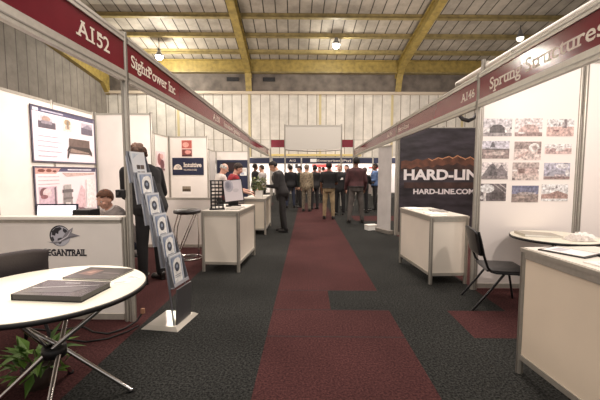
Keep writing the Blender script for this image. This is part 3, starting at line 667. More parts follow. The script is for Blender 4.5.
# black chair facing the right hand table
def side_chair(label, loc, rz, upholst=LEATHER, frame=BLACKM):
    """steel chair; local +y is where the sitter looks, origin under the seat centre"""
    t = thing('visitor_chair', label, 'chair', loc, rz)
    for s in (-1, 1):
        x = s*.235
        path = [(x*.9, -.27, .86), (x*.96, -.245, .75), (x, -.215, .6), (x, -.175, .48), (x, -.14, .438), (x, -.09, .425), (x, .15, .425), (x, .2, .42)]
        MB().tube(path, .013, frame, 10).build('back_post', t)
        MB().tube([(x*1.03, -.02, .418), (x*1.03, -.16, .21), (x*1.03, -.31, .0)], .0125, frame, 10).build('leg', t)
        MB().tube([(x*1.03, .17, .418), (x*1.03, .21, .2), (x*1.03, .24, .0)], .0125, frame, 10).build('leg', t)
    MB().tube([(-.235, .12, .418), (.235, .12, .418)], .011, frame, 8).build('cross_bar', t)
    MB().tube([(-.235, -.03, .418), (.235, -.03, .418)], .011, frame, 8).build('cross_bar', t)
    m = MB(); n = 10; g = []
    for i in range(n+1):
        for j in range(n+1):
            u, v = i/n*2-1, j/n*2-1
            e = max(abs(u), abs(v))
            g.append((u*.225*(1-.06*v*v), .02+v*.215*(1-.05*u*u), .468-.022*e**6+.004*(1-e)))
    fs = [(i*(n+1)+j, (i+1)*(n+1)+j, (i+1)*(n+1)+j+1, i*(n+1)+j+1) for i in range(n) for j in range(n)]
    m.add(g, fs, upholst, True); m.box(-.21, .21, -.175, .215, .43, .452, upholst); o = m.build('seat', t)
    m = MB(); g = []; 
    for i in range(n+1):
        for j in range(n+1):
            u, v = i/n*2-1, j/n
            z = .6+v*.285*(1-.1*abs(u)**3); yb = -.225-.055*v-.02*(1-u*u)
            g.append((u*.222, yb, z))
    k0 = len(g); g += [(x, y-.022, z) for x, y, z in g]
    f2 = [tuple(reversed(f)) for f in fs]+[tuple(q+k0 for q in f) for f in fs]
    for i in range(n):
        f2 += [(i*(n+1), (i+1)*(n+1), k0+(i+1)*(n+1), k0+i*(n+1)), (i*(n+1)+n, k0+i*(n+1)+n, k0+(i+1)*(n+1)+n, (i+1)*(n+1)+n),
               (i, k0+i, k0+i+1, i+1), (n*(n+1)+i, n*(n+1)+i+1, k0+n*(n+1)+i+1, k0+n*(n+1)+i)]
    m.add(g, f2, upholst, True); m.build('backrest', t)
    return t
side_chair('black steel chair drawn up to the small right hand table', (2.06, 3.74, 0), R_(-101)).scale = (.98, .98, .95)
side_chair('dark grey chair with rounded back at the left edge, behind the cream table', (-2.27, 2.46, 0), R_(60), mat((64, 58, 58), .6, bump=.2, scale=90), BLACKM)

# bar stool
t = thing('bar_stool', 'bar stool with round black seat on a curved chrome frame', 'stool', (-1.98, 5.72, 0))
MB().lathe([(0, .755), (.19, .755), (.215, .765), (.222, .79), (.21, .812), (.17, .822), (0, .826)], LEATHER, n=40).build('seat', t)
MB().lathe([(.0, .742), (.14, .742), (.14, .755), (0, .755)], CHROME, n=28).build('seat_plate', t)
for s in (-1, 1):
    yy = s*.075
    MB().tube([(-.13, yy, .745), (-.155, yy, .66), (-.2, yy, .52), (-.215, yy, .36), (-.2, yy, .2), (-.16, yy, .07), (-.1, yy, .016), (.12, yy, .014)], .012, CHROME, 10).build('curved_leg', t)
    MB().tube([(.13, yy, .745), (.02, yy, .5), (-.1, yy, .22), (-.17, yy, .1)], .011, CHROME, 10).build('brace', t)
MB().tube([(.02+.205*math.cos(a), .205*math.sin(a), .014) for a in [2*PI*i/36 for i in range(37)]], .012, CHROME, 10).build('base_ring', t)
MB().tube([(.2, -.09, .75), (.215, -.1, .4), (.2, -.1, .014)], .011, CHROME, 10).build('front_tube', t)
MB().tube([(-.207, -.08, .28), (-.207, .08, .28)], .01, CHROME, 10).build('foot_rest', t)

# bar table and stool far down the aisle
t = thing('bar_table', 'tall dark bar table between the visitors at the far right', 'table', (2.25, 13.3, 0))
MB().lathe([(0, 1.02), (.3, 1.02), (.3, 1.05), (0, 1.05)], BLACK, n=32).build('tabletop', t)
MB().tube([(0, 0, .02), (0, 0, 1.02)], .03, BLACKM, 12).build('pedestal', t)
MB().lathe([(0, 0), (.24, 0), (.24, .015), (.04, .04), (0, .04)], BLACKM, n=28).build('base_plate', t)
t = thing('bar_stool', 'dark four legged bar stool near the far bar table', 'stool', (2.74, 12.8, 0), .3)
MB().lathe([(0, .72), (.17, .72), (.18, .745), (.16, .76), (0, .762)], BLACK, n=24).build('seat', t)
for sx in (-1, 1):
    for sy in (-1, 1): MB().tube([(sx*.1, sy*.1, .73), (sx*.19, sy*.19, 0)], .014, BLACKM, 8).build('leg', t)
MB().tube([(.155*math.cos(a)*1.15, .155*math.sin(a)*1.15, .3) for a in [PI/4+PI/2*i for i in range(5)]], .01, BLACKM, 8).build('foot_rest', t)

# ------------------------------------------------------------------ literature rack (zig-zag) and its brochures
RA = R_(-8)                              # faces the aisle, turned a little towards the camera
RK = thing('brochure_rack', 'silver zigzag brochure rack leaning back beside the tall left post', 'rack', (-1.285, 3.24, 0), RA)
# local: +x is the front the brochures face, y across (width .27)
rw = .135
m = MB(); B0 = mat((206, 202, 192), .28, .6)
m.hexa([(-.2, -.21, 0), (.16, -.21, 0), (.16, .21, 0), (-.2, .21, 0), (-.165, -.175, .028), (.125, -.175, .028), (.125, .175, .028), (-.165, .175, .028)], B0); m.build('base_plate', RK)
MB().hexa([(.1, -rw, .028), (.115, -rw, .028), (.115, rw, .028), (.1, rw, .028), (.115, -rw, .36), (.13, -rw, .36), (.13, rw, .36), (.115, rw, .36)], mat((112, 112, 114), .35, .6)).build('riser_plate', RK)
steps = []; x, z = .085, .395
pocket_pts = []
for i in range(6):
    pocket_pts.append((x, z)); x -= .071; z += .193
lean = V((-.035, 0, .272))                 # direction a brochure stands in
for s in (-1, 1):                         # zigzag side rails
    path = []
    for (px, pz) in pocket_pts:
        path += [V((px+.015, s*(rw+.008), pz-.02)), V((px-.03, s*(rw+.008), pz-.03)), V((px-.03, s*(rw+.008), pz-.03))+lean*.9]
    MB().tube(path, .009, SILVER, 6, True, False).build('side_rail', RK)
    MB().tube([(.09, s*(rw+.008), .028), V((pocket_pts[0][0]-.03, s*(rw+.008), pocket_pts[0][1]-.03))], .009, SILVER, 6).build('side_rail', RK)
for (px, pz) in pocket_pts:
    m = MB(); a = V((px-.032, 0, pz-.028)); b = a+lean*1.05
    def slab(p0, p1, th, mm):
        n = V((.27, 0, .075)).normalized()*th
        m.hexa([p0+V((0, -rw, 0)), p0+n+V((0, -rw, 0)), p0+n+V((0, rw, 0)), p0+V((0, rw, 0)), p1+V((0, -rw, 0)), p1+n+V((0, -rw, 0)), p1+n+V((0, rw, 0)), p1+V((0, rw, 0))], mm)
    slab(a, b, .004, SILVER)
    m.hexa([(px-.03, -rw, pz-.032), (px+.02, -rw, pz-.02), (px+.02, rw, pz-.02), (px-.03, rw, pz-.032), (px-.03, -rw, pz-.028), (px+.02, -rw, pz-.016), (px+.02, rw, pz-.016), (px-.03, rw, pz-.028)], SILVER)
    m.hexa([(px+.017, -rw, pz-.02), (px+.02, -rw, pz-.02), (px+.02, rw, pz-.02), (px+.017, rw, pz-.02), (px+.010, -rw, pz+.012), (px+.013, -rw, pz+.012), (px+.013, rw, pz+.012), (px+.010, rw, pz+.012)], mat((196, 198, 204), .3, .4))
    for sd in (-1, 1):
        y0, y1 = sorted((sd*rw, sd*(rw+.004)))
        m.hexa([(px-.03, y0, pz-.03), (px+.02, y0, pz-.018), (px+.02, y1, pz-.018), (px-.03, y1, pz-.03), (px-.062, y0, pz+.22), (px-.045, y0, pz+.22), (px-.045, y1, pz+.22), (px-.062, y1, pz+.22)], SILVER)
    m.build('pocket', RK)
bpy.context.view_layer.update()
MW = RK.matrix_world.copy()
names = ['lowest brochure in the silver rack, just above the dark riser', 'second brochure from the bottom of the silver rack', 'third brochure from the bottom of the silver rack', 'brochure two below the top of the silver rack', 'brochure just below the top one in the silver rack', 'topmost brochure in the silver rack, showing two dark pictures']
for i, (px, pz) in enumerate(pocket_pts):
    L = lean.normalized(); n = V((L.z, 0, -L.x))
    if i < 5:
        def f(p):
            p.rect(.06, .06, .94, .94, (150, 162, 182)); p.poly([(.14, .06), (.14, .6), (.2, .74), (.34, .84), (.5, .88), (.72, .88), (.86, .8), (.86, .06)], (232, 232, 228))
            p.blob(.5, .58, .2, .16, (66, 72, 84)); p.blob(.5, .6, .09, .06, (150, 160, 176)); p.rect(.25, .3, .75, .33, (150, 156, 166)); p.rect(.25, .24, .65, .27, (160, 166, 174)); p.rect(.06, .06, .14, .9, (120, 136, 164))
    else:
        def f(p):
            p.poly([(.1, .94), (.1, .75), (.5, .92), (.7, .94)], (186, 196, 206)); p.rect(.3, .42, .55, .56, (70, 62, 58)); p.rect(.58, .42, .84, .56, (92, 80, 74)); p.rect(.3, .22, .5, .34, (96, 98, 106)); p.rect(.56, .22, .84, .34, (130, 124, 122)); p.rect(.3, .1, .5, .16, (110, 108, 112))
    o = V((px-.024, 0, pz-.022))+n*.004
    p = Pic(MW @ (o-V((0, .105, 0))), MW.to_3x3() @ V((0, 1, 0)), MW.to_3x3() @ L, .21, .28, .012); p.base(mat((206, 209, 212), .5)); f(p)
    tag(p.mb.build('brochure'), names[i], 'brochure', 'brochures in the zigzag rack')

# black clip on the tall left post
t = thing('post_clamp', 'small black clamp on the left side of the tall left post', 'clamp', (-1.715, 3.23, 1.19))
MB().box(-.06, .03, -.03, .02, 0, .075, BLACK).build('body', t, bevel=.006); MB().tube([(-.03, -.03, .04), (-.03, -.05, .04)], .014, DGREY, 10).build('knob', t)

# ------------------------------------------------------------------ things on tables and counters
def book(name, label, loc, rz, w, d, h, cover, edge=PAPER, cat='book', deco=None, group=None):
    t = thing(name, label, cat, loc, rz, group)
    MB().box(-w/2+.004, w/2-.004, -d/2+.003, d/2-.004, .003, h-.003, edge).build('pages', t)
    m = MB(); m.box(-w/2, w/2, -d/2, d/2, 0, .003, cover); m.box(-w/2, w/2, -d/2, d/2, h-.003, h, cover); m.box(-w/2, -w/2+.004, -d/2, d/2, .003, h-.003, cover); m.build('cover', t)
    if deco:
        m = MB(); deco(m, h+.0006); m.build('cover_print', t)
    return t
TZ = .7425
GL = mat((36, 33, 35), .2, coat=.3); GL2 = mat((26, 24, 26), .25, coat=.3)
def deco1(m, z):
    m.poly([(-.17, -.03, z), (.17, .055, z), (.17, .065, z), (-.17, -.01, z)], mat((150, 146, 146), .3)); m.poly([(-.16, -.09, z), (.1, -.07, z), (.15, .03, z), (-.1, -.02, z)], mat((78, 72, 74), .3)); m.poly([(-.05, .07, z), (.04, .075, z), (.04, .09, z), (-.05, .085, z)], mat((170, 166, 168), .4))
book('binder', 'thick dark glossy binder lying on the cream round table', (-1.37, 1.90, TZ), R_(-4), .40, .25, .034, GL, GL2, 'binder', deco1)
def deco2(m, z):
    m.poly([(-.13, -.04, z), (-.02, -.06, z), (-.01, .06, z), (-.1, .07, z)], mat((122, 92, 82), .3)); m.poly([(-.1, 0, z+.0003), (-.05, -.02, z+.0003), (-.04, .04, z+.0003)], mat((176, 140, 124), .3)); m.poly([(.02, -.01, z), (.14, -.01, z), (.14, .012, z), (.02, .012, z)], mat((110, 102, 100), .3)); m.poly([(.02, -.05, z), (.1, -.05, z), (.1, -.04, z), (.02, -.04, z)], mat((96, 90, 90), .3))
book('brochure', 'dark thin brochure with a small brown picture at the rear of the cream table', (-1.385, 2.27, TZ), R_(-6), .33, .25, .012, mat((56, 50, 48), .3, coat=.3), PAPER, 'brochure', deco2)
for i, (x, y, r, lb) in enumerate(((-1.15, 2.10, .5, 'white card lying beside the thick binder on the cream table'), (-1.13, 2.205, -.4, 'white slip nearest the right rim of the cream table'))):
    t = thing('paper_card', lb, 'paper', (x, y, TZ), r)
    m = MB(); m.box(-.05, .05, -.028, .028, 0, .0015, PAPER); m.build('sheet', t); m = MB()
    m.box(-.04, .03, .008, .014, .0016, .002, GREY); m.box(-.04, .02, -.008, -.002, .0016, .002, GREY); m.build('print', t)

# right table
t = thing('folder', 'grey folder lying open on the small right hand table', 'folder', (2.52, 3.83, TZ), R_(-8))
MB().hexa([(-.19, -.12, 0), (.19, -.12, 0), (.19, .12, 0), (-.19, .12, 0), (-.19, -.12, .03), (.19, -.12, .012), (.19, .12, .012), (-.19, .12, .03)], mat((188, 180, 166), .5)).build('cover', t)
MB().hexa([(-.18, -.125, .005), (.18, -.125, .005), (.18, .11, .005), (-.18, .11, .005), (-.18, -.125, .025), (.18, -.125, .009), (.18, .11, .009), (-.18, .11, .025)], PAPER).build('sheets', t)
def crumple(name, label, loc, sx, sy, h, seed, cat='paper', material=PAPER):
    random.seed(seed); m = MB(); n = 9; g = []
    for i in range(n+1):
        for j in range(n+1):
            u, v = i/n*2-1, j/n*2-1
            g.append((u*sx+random.uniform(-.006, .006), v*sy+random.uniform(-.006, .006), .004+h*max(0, (1-max(abs(u), abs(v))**3))*random.uniform(.3, 1)))
    m.add(g, [(i*(n+1)+j, (i+1)*(n+1)+j, (i+1)*(n+1)+j+1, i*(n+1)+j+1) for i in range(n) for j in range(n)], material)
    o = m.build(name); o.location = loc
    md = o.modifiers.new('Solidify', 'SOLIDIFY'); md.thickness = .002
    return tag(o, label, cat)
crumple('paper_bag', 'crumpled clear white bag on the small right hand table', (2.75, 3.55, TZ), .12, .08, .055, 3, 'bag', mat((214, 206, 198), .25))
crumple('paper_bag', 'crumpled white paper at the right side of the small table', (2.93, 3.72, TZ), .09, .1, .06, 5, 'bag')
# near right counter: open brochures
CZ = .906
def sheet_stack(label, x, y, rz, w, d, h, edge, deco=None):
    return book('brochure', label, (x, y, CZ), rz, w, d, h, edge, PAPER, 'brochure', deco)
def decow(m, z): m.box(-.09, .09, -.12, .12, z-.0005, z+.0006, PAPER); m.box(-.06, .06, .02, .09, z+.0007, z+.001, mat((186, 184, 190), .5))
sheet_stack('dark edged white brochure on the near right counter, nearest its corner', 1.70, 2.27, R_(28), .21, .27, .008, DGREY, decow)
sheet_stack('dark edged brochure in the middle of the near right counter', 1.93, 2.05, R_(10), .22, .28, .012, BLACK, decow)
sheet_stack('white leaflet by the front edge of the near right counter', 1.71, 1.9, R_(8), .2, .27, .006, PAPER, decow)
t = thing('phone_handset', 'black handset on the far right of the near counter', 'handset', (2.0, 2.3, CZ), R_(70))
MB().box(-.07, .07, -.025, .025, 0, .025, BLACK).build('body', t, bevel=.006); MB().box(-.05, .02, -.018, .018, .0252, .0265, DGREY).build('keys', t)
# banner counter: papers
for x, y, r, lb, c in ((1.69, 4.64, .1, 'open white leaflet at the front of the banner counter', PAPER), (1.86, 4.97, -.1, 'grey leaflet pile by the right edge of the banner counter', mat((150, 144, 138), .5)), (1.61, 5.3, .1, 'white leaflet at the back of the banner counter', PAPER)):
    book('leaflet', lb, (x, y, .8805), r, .2, .28, .012, c, PAPER, 'leaflet')
# counter with the wire rack
K1 = .8855
t = thing('wire_rack', 'black wire display tower on the counter before the bar stool', 'rack', (-1.33, 5.14, K1), .25)
w = .085
for sx in (-1, 1):
    for sy in (-1, 1): MB().box(sx*w-.011, sx*w+.011, sy*w-.011, sy*w+.011, .012, .42, BLACK).build('upright', t)
    MB().box(sx*.025-.007, sx*.025+.007, -w-.006, -w+.006, .012, .42, BLACK).build('upright', t)
MB().box(-.11, .11, -.11, .11, 0, .014, BLACK).build('base_plate', t)
for i in range(8):
    z = .05+i*.052; m = MB()
    for sy in (-1, 1): m.box(-w, w, sy*w-.006, sy*w+.006, z, z+.013, BLACK)
    for sx in (-1, 1): m.box(sx*w-.006, sx*w+.006, -w, w, z, z+.013, BLACK)
    m.box(-w, w, -w, w, z, z+.004, DGREY); m.build('shelf', t)
MB().box(-.1, .1, -.1, .1, .42, .43, BLACK).build('top_plate', t)
t = thing('leaflet_holder', 'tilted white picture panel on a black stand beside the wire tower', 'display', (-1.19, 5.62, K1), R_(14))
Mx = Matrix.Rotation(R_(-12), 4, 'X') @ Matrix.Rotation(R_(-6), 4, 'Y')
MB().cbox((0, 0, .25), (.31, .02, .36), BLACK, Mx.to_3x3()).build('frame', t)
MB().cbox((0, -.013, .253), (.285, .004, .335), mat((218, 210, 214), .35), Mx.to_3x3()).build('picture', t)
m = MB()
for bx, bz, rx, rz, c in ((-.06, .33, .07, .1, (186, 182, 190)), (-.07, .34, .05, .075, (158, 156, 166)), (-.075, .345, .03, .05, (132, 130, 142)), (.04, .25, .05, .03, (200, 194, 198))): m.ball(Mx.to_3x3() @ V((bx, -.0155-.0004*(190-c[0])/30, bz-.25))+V((0, 0, .25)), (rx, .0006, rz), mat(c, .4), 18, Mx.to_3x3())
m.build('print', t)
MB().box(-.12, .12, -.08, .1, 0, .02, BLACK).box(-.08, .08, .0, .04, .02, .2, BLACK).build('stand', t)
for x, y, r, lb in ((-1.08, 5.12, .1, 'grey leaflet stack right of the black wire tower'), (-1.07, 5.36, -.05, 'white leaflets on the right edge of the wire tower counter')):
    book('leaflet', lb, (x, y, K1), r, .2, .13, .02, mat((196, 190, 182), .5), PAPER, 'leaflet')
# plant counter
K2 = .8405
t = thing('potted_plant', 'leafy green plant in a square white pot on the second left counter', 'plant', (-1.12, 8.18, K2))
MB().hexa([(-.075, -.075, 0), (.075, -.075, 0), (.075, .075, 0), (-.075, .075, 0), (-.09, -.09, .17), (.09, -.09, .17), (.09, .09, .17), (-.09, .09, .17)], PAPER).build('pot', t, bevel=.008)
def foliage(n, r, h0, h1, seed, cols, lw=.035, ll=.11):
    random.seed(seed); m = MB()
    for i in range(n):
        a = random.uniform(0, 2*PI); rr = r*math.sqrt(random.random()); z = random.uniform(h0, h1)
        c = V((rr*math.cos(a), rr*math.sin(a), z)); d = V((math.cos(a)*random.uniform(.3, 1), math.sin(a)*random.uniform(.3, 1), random.uniform(-.3, .9))).normalized()
        s = d.cross(V((0, 0, 1))).normalized(); up = s.cross(d)
        L = ll*random.uniform(.6, 1.2); w = lw*random.uniform(.7, 1.2); mt = mat(random.choice(cols), .5)
        m.add([c, c+d*L*.4+s*w/2+up*.006, c+d*L-up*.02, c+d*L*.4-s*w/2+up*.006, c+d*L*.45-up*.004], [(0, 1, 4), (1, 2, 4), (2, 3, 4), (3, 0, 4)], mt)
    return m
GREENS = ((86, 104, 52), (110, 122, 66), (68, 86, 42), (130, 134, 78))
foliage(170, .15, .16, .44, 4, GREENS).build('foliage', t)
m = MB()
for i in range(7): m.tube([(0, 0, .14), (.08*math.cos(i), .08*math.sin(i), .36)], .005, mat((90, 96, 50), .6), 6)
m.build('stem', t)
for x, y, r, lb in ((-1.33, 8.06, .05, 'white papers in front of the potted plant'), (-1.05, 8.5, -.2, 'white papers under the suited man\'s hands')):
    book('leaflet', lb, (x, y, K2), r, .26, .17, .02, mat((226, 220, 210), .5), PAPER, 'leaflet')
# plant under the round table
t = thing('potted_plant', 'bright green leafy plant on the floor beneath the cream table', 'plant', (-1.8, 2.22, 0))
MB().lathe([(0, 0), (.08, 0), (.1, .13), (.09, .13), (.085, .11), (0, .11)], mat((60, 46, 38), .7), n=24).build('pot', t)
foliage(70, .14, .1, .26, 9, ((92, 128, 46), (110, 146, 60), (74, 108, 38)), .06, .14).build('foliage', t)
m = MB()
for i in range(5): m.tube([(0, 0, .1), (.06*math.cos(i*1.3), .06*math.sin(i*1.3), .22)], .005, mat((90, 110, 50), .6), 6)
m.build('stem', t)

# desk with laptop and small black box behind the half wall
t = thing('desk', 'white desk hidden behind the half height wall, under the laptop', 'desk', (-3.0, 3.97, 0))
MB().box(-.8, .8, -.24, .24, .72, .75, WHITE).build('desktop', t)
for sx in (-1, 1):
    for sy in (-1, 1): MB().box(sx*.76-.02, sx*.76+.02, sy*.2-.02, sy*.2+.02, 0, .72, ALU).build('leg', t)
t = thing('laptop', 'open laptop with a bright white screen showing over the half wall', 'laptop', (-2.93, 4.0, .751), R_(3))
MB().box(-.2, .2, -.26, .0, 0, .022, DGREY).build('keyboard_base', t)
Mx = Matrix.Rotation(R_(-8), 3, 'X')
MB().cbox((0, .02, .16), (.48, .014, .295), mat((40, 44, 62), .4), Mx).build('lid', t)
lid = t.children[-1] if t.children[-1].name.startswith('lid') else [c for c in t.children if c.name.startswith('lid')][0]
MB().cbox((0, .0115, .16), (.44, .003, .262), mat((250, 250, 255), .4, emit=.9), Mx).build('screen', lid)
t = thing('computer_box', 'black box beside the laptop, in front of the seated man', 'computer', (-2.585, 4.0, .751))
MB().box(-.08, .12, -.1, .1, 0, .25, BLACK).build('case', t, bevel=.006); MB().box(-.08, .1, -.1035, -.1, .15, .2, DGREY).build('drive_front', t)
# screen and sheets on the navy backdrop
t = thing('wall_screen', 'dark wall screen on the navy backdrop behind the white haired man', 'screen', (-3.95, 16.449, 1.5))
MB().box(0, .8, -.04, 0, 0, .42, BLACK).build('housing', t); MB().box(.04, .76, -.043, -.04, .04, .38, mat((44, 28, 32), .3)).build('screen', t)
p = Pic((-3.15, 16.448, 1.3), (1, 0, 0), (0, 0, 1), .32, .36, .01); p.base(PAPER); p.rect(.1, .5, .9, .9, (210, 206, 200)); p.rect(.1, .1, .6, .4, (170, 176, 190))
tag(p.mb.build('poster'), 'white sheet on the navy backdrop right of the man in maroon', 'poster')
# floor cable with plug
rng = [(-2.6, 3.05, .008), (-2.3, 3.0, .008), (-2.05, 3.08, .008), (-1.9, 2.98, .008), (-1.75, 2.95, .008), (-1.66, 3.05, .009), (-1.6, 3.16, .03), (-1.58, 3.2, .07), (-1.56, 3.2, .1)]
t = tag(MB().tube(rng, .008, BLACK, 8).build('power_cable'), 'black power cable trailing along the foot of the half wall', 'cable')
MB().cbox((-1.555, 3.2, .115), (.035, .03, .05), mat((150, 110, 84), .5)).build('plug', t, bevel=.006)
t = tag(MB().tube([(-2.45, 2.9, .008), (-2.1, 2.85, .008), (-1.85, 2.8, .008), (-1.7, 2.86, .008), (-1.6, 3.0, .008), (-1.56, 3.12, .008)], .007, BLACK, 8).build('power_cable'), 'second thin black cable curving on the red carpet before the rack', 'cable')

# ================================================================== PEOPLE
def remesh(mb, name, material, voxel, smooth=3, parent=None, fac=.5):
    o = mb.build('tmp_form')
    md = o.modifiers.new('r', 'REMESH'); md.mode = 'VOXEL'; md.voxel_size = voxel; md.use_smooth_shade = True
    ms = o.modifiers.new('s', 'SMOOTH'); ms.factor = fac; ms.iterations = smooth
    dg = bpy.context.evaluated_depsgraph_get()
    me = bpy.data.meshes.new_from_object(o.evaluated_get(dg))
    old = o.data; bpy.data.objects.remove(o); bpy.data.meshes.remove(old)
    me.materials.clear(); me.materials.append(material); me.name = name
    for p in me.polygons: p.use_smooth = True; p.material_index = 0
    q = bpy.data.objects.new(name, me); COL.objects.link(q)
    if parent: q.parent = parent
    return q
def loft(mb, rings, n=18):      # rings: list of (center, xaxis*rx, yaxis*ry)
    vs = []
    for c, ax, ay in rings:
        for j in range(n):
            a = 2*PI*j/n; vs.append(c+ax*math.cos(a)+ay*math.sin(a))
    fs = [(i*n+j, i*n+(j+1) % n, (i+1)*n+(j+1) % n, (i+1)*n+j) for i in range(len(rings)-1) for j in range(n)]
    fs += [tuple(range(n-1, -1, -1)), tuple((len(rings)-1)*n+j for j in range(n))]
    return mb.add(vs, fs, WHITE, True)
SKIN = mat((206, 160, 134), .5, noise=.06, scale=20); SKIN2 = mat((118, 80, 60), .5, noise=.06, scale=20); SKIN3 = mat((222, 172, 150), .5, noise=.06, scale=20)
EYEW = mat((232, 228, 222), .3); EYED = mat((40, 28, 22), .3); LIP = mat((156, 92, 84), .5)
SHOE = mat((26, 23, 22), .35)
def person(label, loc, face, h=1.75, lean=0., turn=0., head=(0., 0., 0.), armR=((.12, .05, -1), (.05, .25, -1)), armL=((.12, .05, -1), (.05, .25, -1)),
           legs=((.06, .0, -1), (.02, -.02, -1), (.06, .0, -1), (.02, -.02, -1)), top=None, sleeve=1., hem=.9, bottom=None, hair='short', haircol=(40, 32, 28),
           skin=SKIN, loose=1.06, sit=False, width=1.1, collar=None, belt=None, badge=None, vox=.014, tie=None, group=None, seat_z=.47, shoes=True):
    """face = heading in degrees of the way the person looks, 0 = +y, positive turns left"""
    s = h/1.76
    t = thing('person', label, 'person', loc, R_(face), group)
    hip = V((0, 0, .93))
    def bend(p):                                       # lean forward about the hips, turn the chest
        p = V(p); k = min(1, max(0, (p.z-.92)/.28))
        c = V((0, 0, .94))
        q = Matrix.Rotation(-lean*k, 3, 'X') @ (p-c)
        q = Matrix.Rotation(turn*k, 3, 'Z') @ q
        return q+c
    Rt = Matrix.Rotation(turn, 3, 'Z') @ Matrix.Rotation(-lean, 3, 'X')
    Rh = Matrix.Rotation(turn, 3, 'Z') @ Matrix.Rotation(head[1], 3, 'Z') @ Matrix.Rotation(-lean*.5-head[0], 3, 'X') @ Matrix.Rotation(head[2], 3, 'Y')
    TOR = [(.82, .10, .10, 0), (.88, .150, .118, -.008), (.95, .172, .122, -.012), (1.03, .165, .112, -.004), (1.12, .152, .104, .004), (1.22, .158, .112, .008), (1.33, .178, .122, .008), (1.40, .182, .112, -.002), (1.455, .138, .088, -.01), (1.495, .075, .066, -.012)]
    def torso(mb, inflate, z0, z1, flare=0.):
        rings = []; zs = [z for z in [z0]+[q[0] for q in TOR if z0 < q[0] < z1]+[z1]]
        for z in zs:
            for a, b in zip(TOR, TOR[1:]):
                if a[0] <= z <= b[0] or (b is TOR[-1] and z >= b[0]) or (a is TOR[0] and z <= a[0]):
                    k = min(1, max(0, (z-a[0])/(b[0]-a[0]))); rx, ry, oy = [a[i]+(b[i]-a[i])*k for i in (1, 2, 3)]; break
            fl = flare*max(0, (1.12-z)/.3)
            c0 = bend((0, oy, z)); kk = min(1, max(0, (z-.92)/.28))
            Rk = Matrix.Rotation(turn*kk, 3, 'Z') @ Matrix.Rotation(-lean*kk, 3, 'X')
            rings.append((c0, Rk @ V(((rx*width+inflate+fl), 0, 0)), Rk @ V((0, ry*(1+(width-1)*1.4)+inflate+fl, 0))))
        loft(mb, rings)
    # joints
    J = {}
    for sd, nm, (ua, fa) in ((1, 'R', armR), (-1, 'L', armL)):
        sh = bend((sd*.172*width, -.005, 1.405))
        u = V((ua[0]*sd, ua[1], ua[2])).normalized(); f = V((fa[0]*sd, fa[1], fa[2])).normalized()
        u = Matrix.Rotation(turn, 3, 'Z') @ u; f = Matrix.Rotation(turn, 3, 'Z') @ f
        el = sh+u*.285; wr = el+f*.25
        J['sh'+nm], J['el'+nm], J['wr'+nm], J['fa'+nm] = sh, el, wr, f
    for sd, nm, i in ((1, 'R', 0), (-1, 'L', 2)):
        hp = V((sd*.092, 0, .90)); a = V((legs[i][0]*sd, legs[i][1], legs[i][2])).normalized(); b = V((legs[i+1][0]*sd, legs[i+1][1], legs[i+1][2])).normalized()
        kn = hp+a*.41; an = kn+b*.41
        J['hp'+nm], J['kn'+nm], J['an'+nm] = hp, kn, an
    low = min(J['anR'].z, J['anL'].z)-.085
    neck = bend((0, -.01, 1.50)); nb = bend((0, -.012, 1.45))
    hc = neck+Rh @ V((0, .012, .135))                   # head centre
    # ---- body: one continuous skin
    B = MB(); torso(B, -.012, .84, 1.485)
    B.capsule(nb, neck+Rh @ V((0, .0, .05)), .058, .054, WHITE)
    B.ball(hc+Rh @ V((0, -.008, .025)), (.077, .098, .098), WHITE, 20, Rh)
    B.ball(hc+Rh @ V((0, .028, -.035)), (.062, .07, .083), WHITE, 18, Rh)
    B.ball(hc+Rh @ V((0, .052, -.085)), (.036, .034, .028), WHITE, 14, Rh)      # chin
    B.capsule(hc+Rh @ V((0, .094, .018)), hc+Rh @ V((0, .112, -.026)), .011, .0155, WHITE, 10)   # nose
    B.capsule(hc+Rh @ V((-.045, .078, .034)), hc+Rh @ V((.045, .078, .034)), .014, .014, WHITE, 8)  # brow
    for sd in (-1, 1): B.ball(hc+Rh @ V((sd*.079, -.008, -.005)), (.012, .022, .034), WHITE, 12, Rh); 
    for sd in (-1, 1): B.ball(hc+Rh @ V((sd*.04, .068, -.022)), (.026, .024, .024), WHITE, 12, Rh)  # cheeks
    for nm in 'RL':
        sh, el, wr, f = J['sh'+nm], J['el'+nm], J['wr'+nm], J['fa'+nm]; sd = 1 if nm == 'R' else -1
        B.capsule(sh, el, .05, .038, WHITE); B.capsule(el, wr, .039, .027, WHITE)
        # hand: palm, four unequal curled fingers, thumb off the side
        side = f.cross(V((0, 0, 1))); side = side.normalized() if side.length > .2 else V((0, 1, 0))
        side = (side - f*side.dot(f)).normalized()
        if abs(f.z) > .8: side = V((0, 1, 0)); side = (side-f*side.dot(f)).normalized()
        pn = f.cross(side).normalized()                  # palm normal
        if abs(f.z) > .8 and pn.x*sd > 0: pn = -pn
        if abs(f.z) <= .8 and pn.z > 0: pn = -pn
        for k in range(4):
            o = side*(.03-.02*k)
            B.capsule(wr+f*.01+o*.5, wr+f*.085+o, .016, .014, WHITE, 8)
            L = (.066, .076, .07, .055)[k]
            p1 = wr+f*.085+o; p2 = p1+(f+pn*.35).normalized()*L*.5; p3 = p2+(f*.6+pn).normalized()*L*.5
            B.capsule(p1, p2, .0095, .009, WHITE, 8); B.capsule(p2, p3, .009, .0075, WHITE, 8)
        ts = side*(1 if True else -1)
        q1 = wr+f*.03+ts*.022; q2 = q1+(f*.6+ts*.8+pn*.3).normalized()*.045; q3 = q2+(f+pn*.4).normalized()*.032
        B.capsule(q1, q2, .014, .011, WHITE, 8); B.capsule(q2, q3, .0105, .0085, WHITE, 8)
        hp, kn, an = J['hp'+nm], J['kn'+nm], J['an'+nm]
        B.capsule(hp, kn, .082, .05, WHITE); B.capsule(kn, an, .05, .036, WHITE)
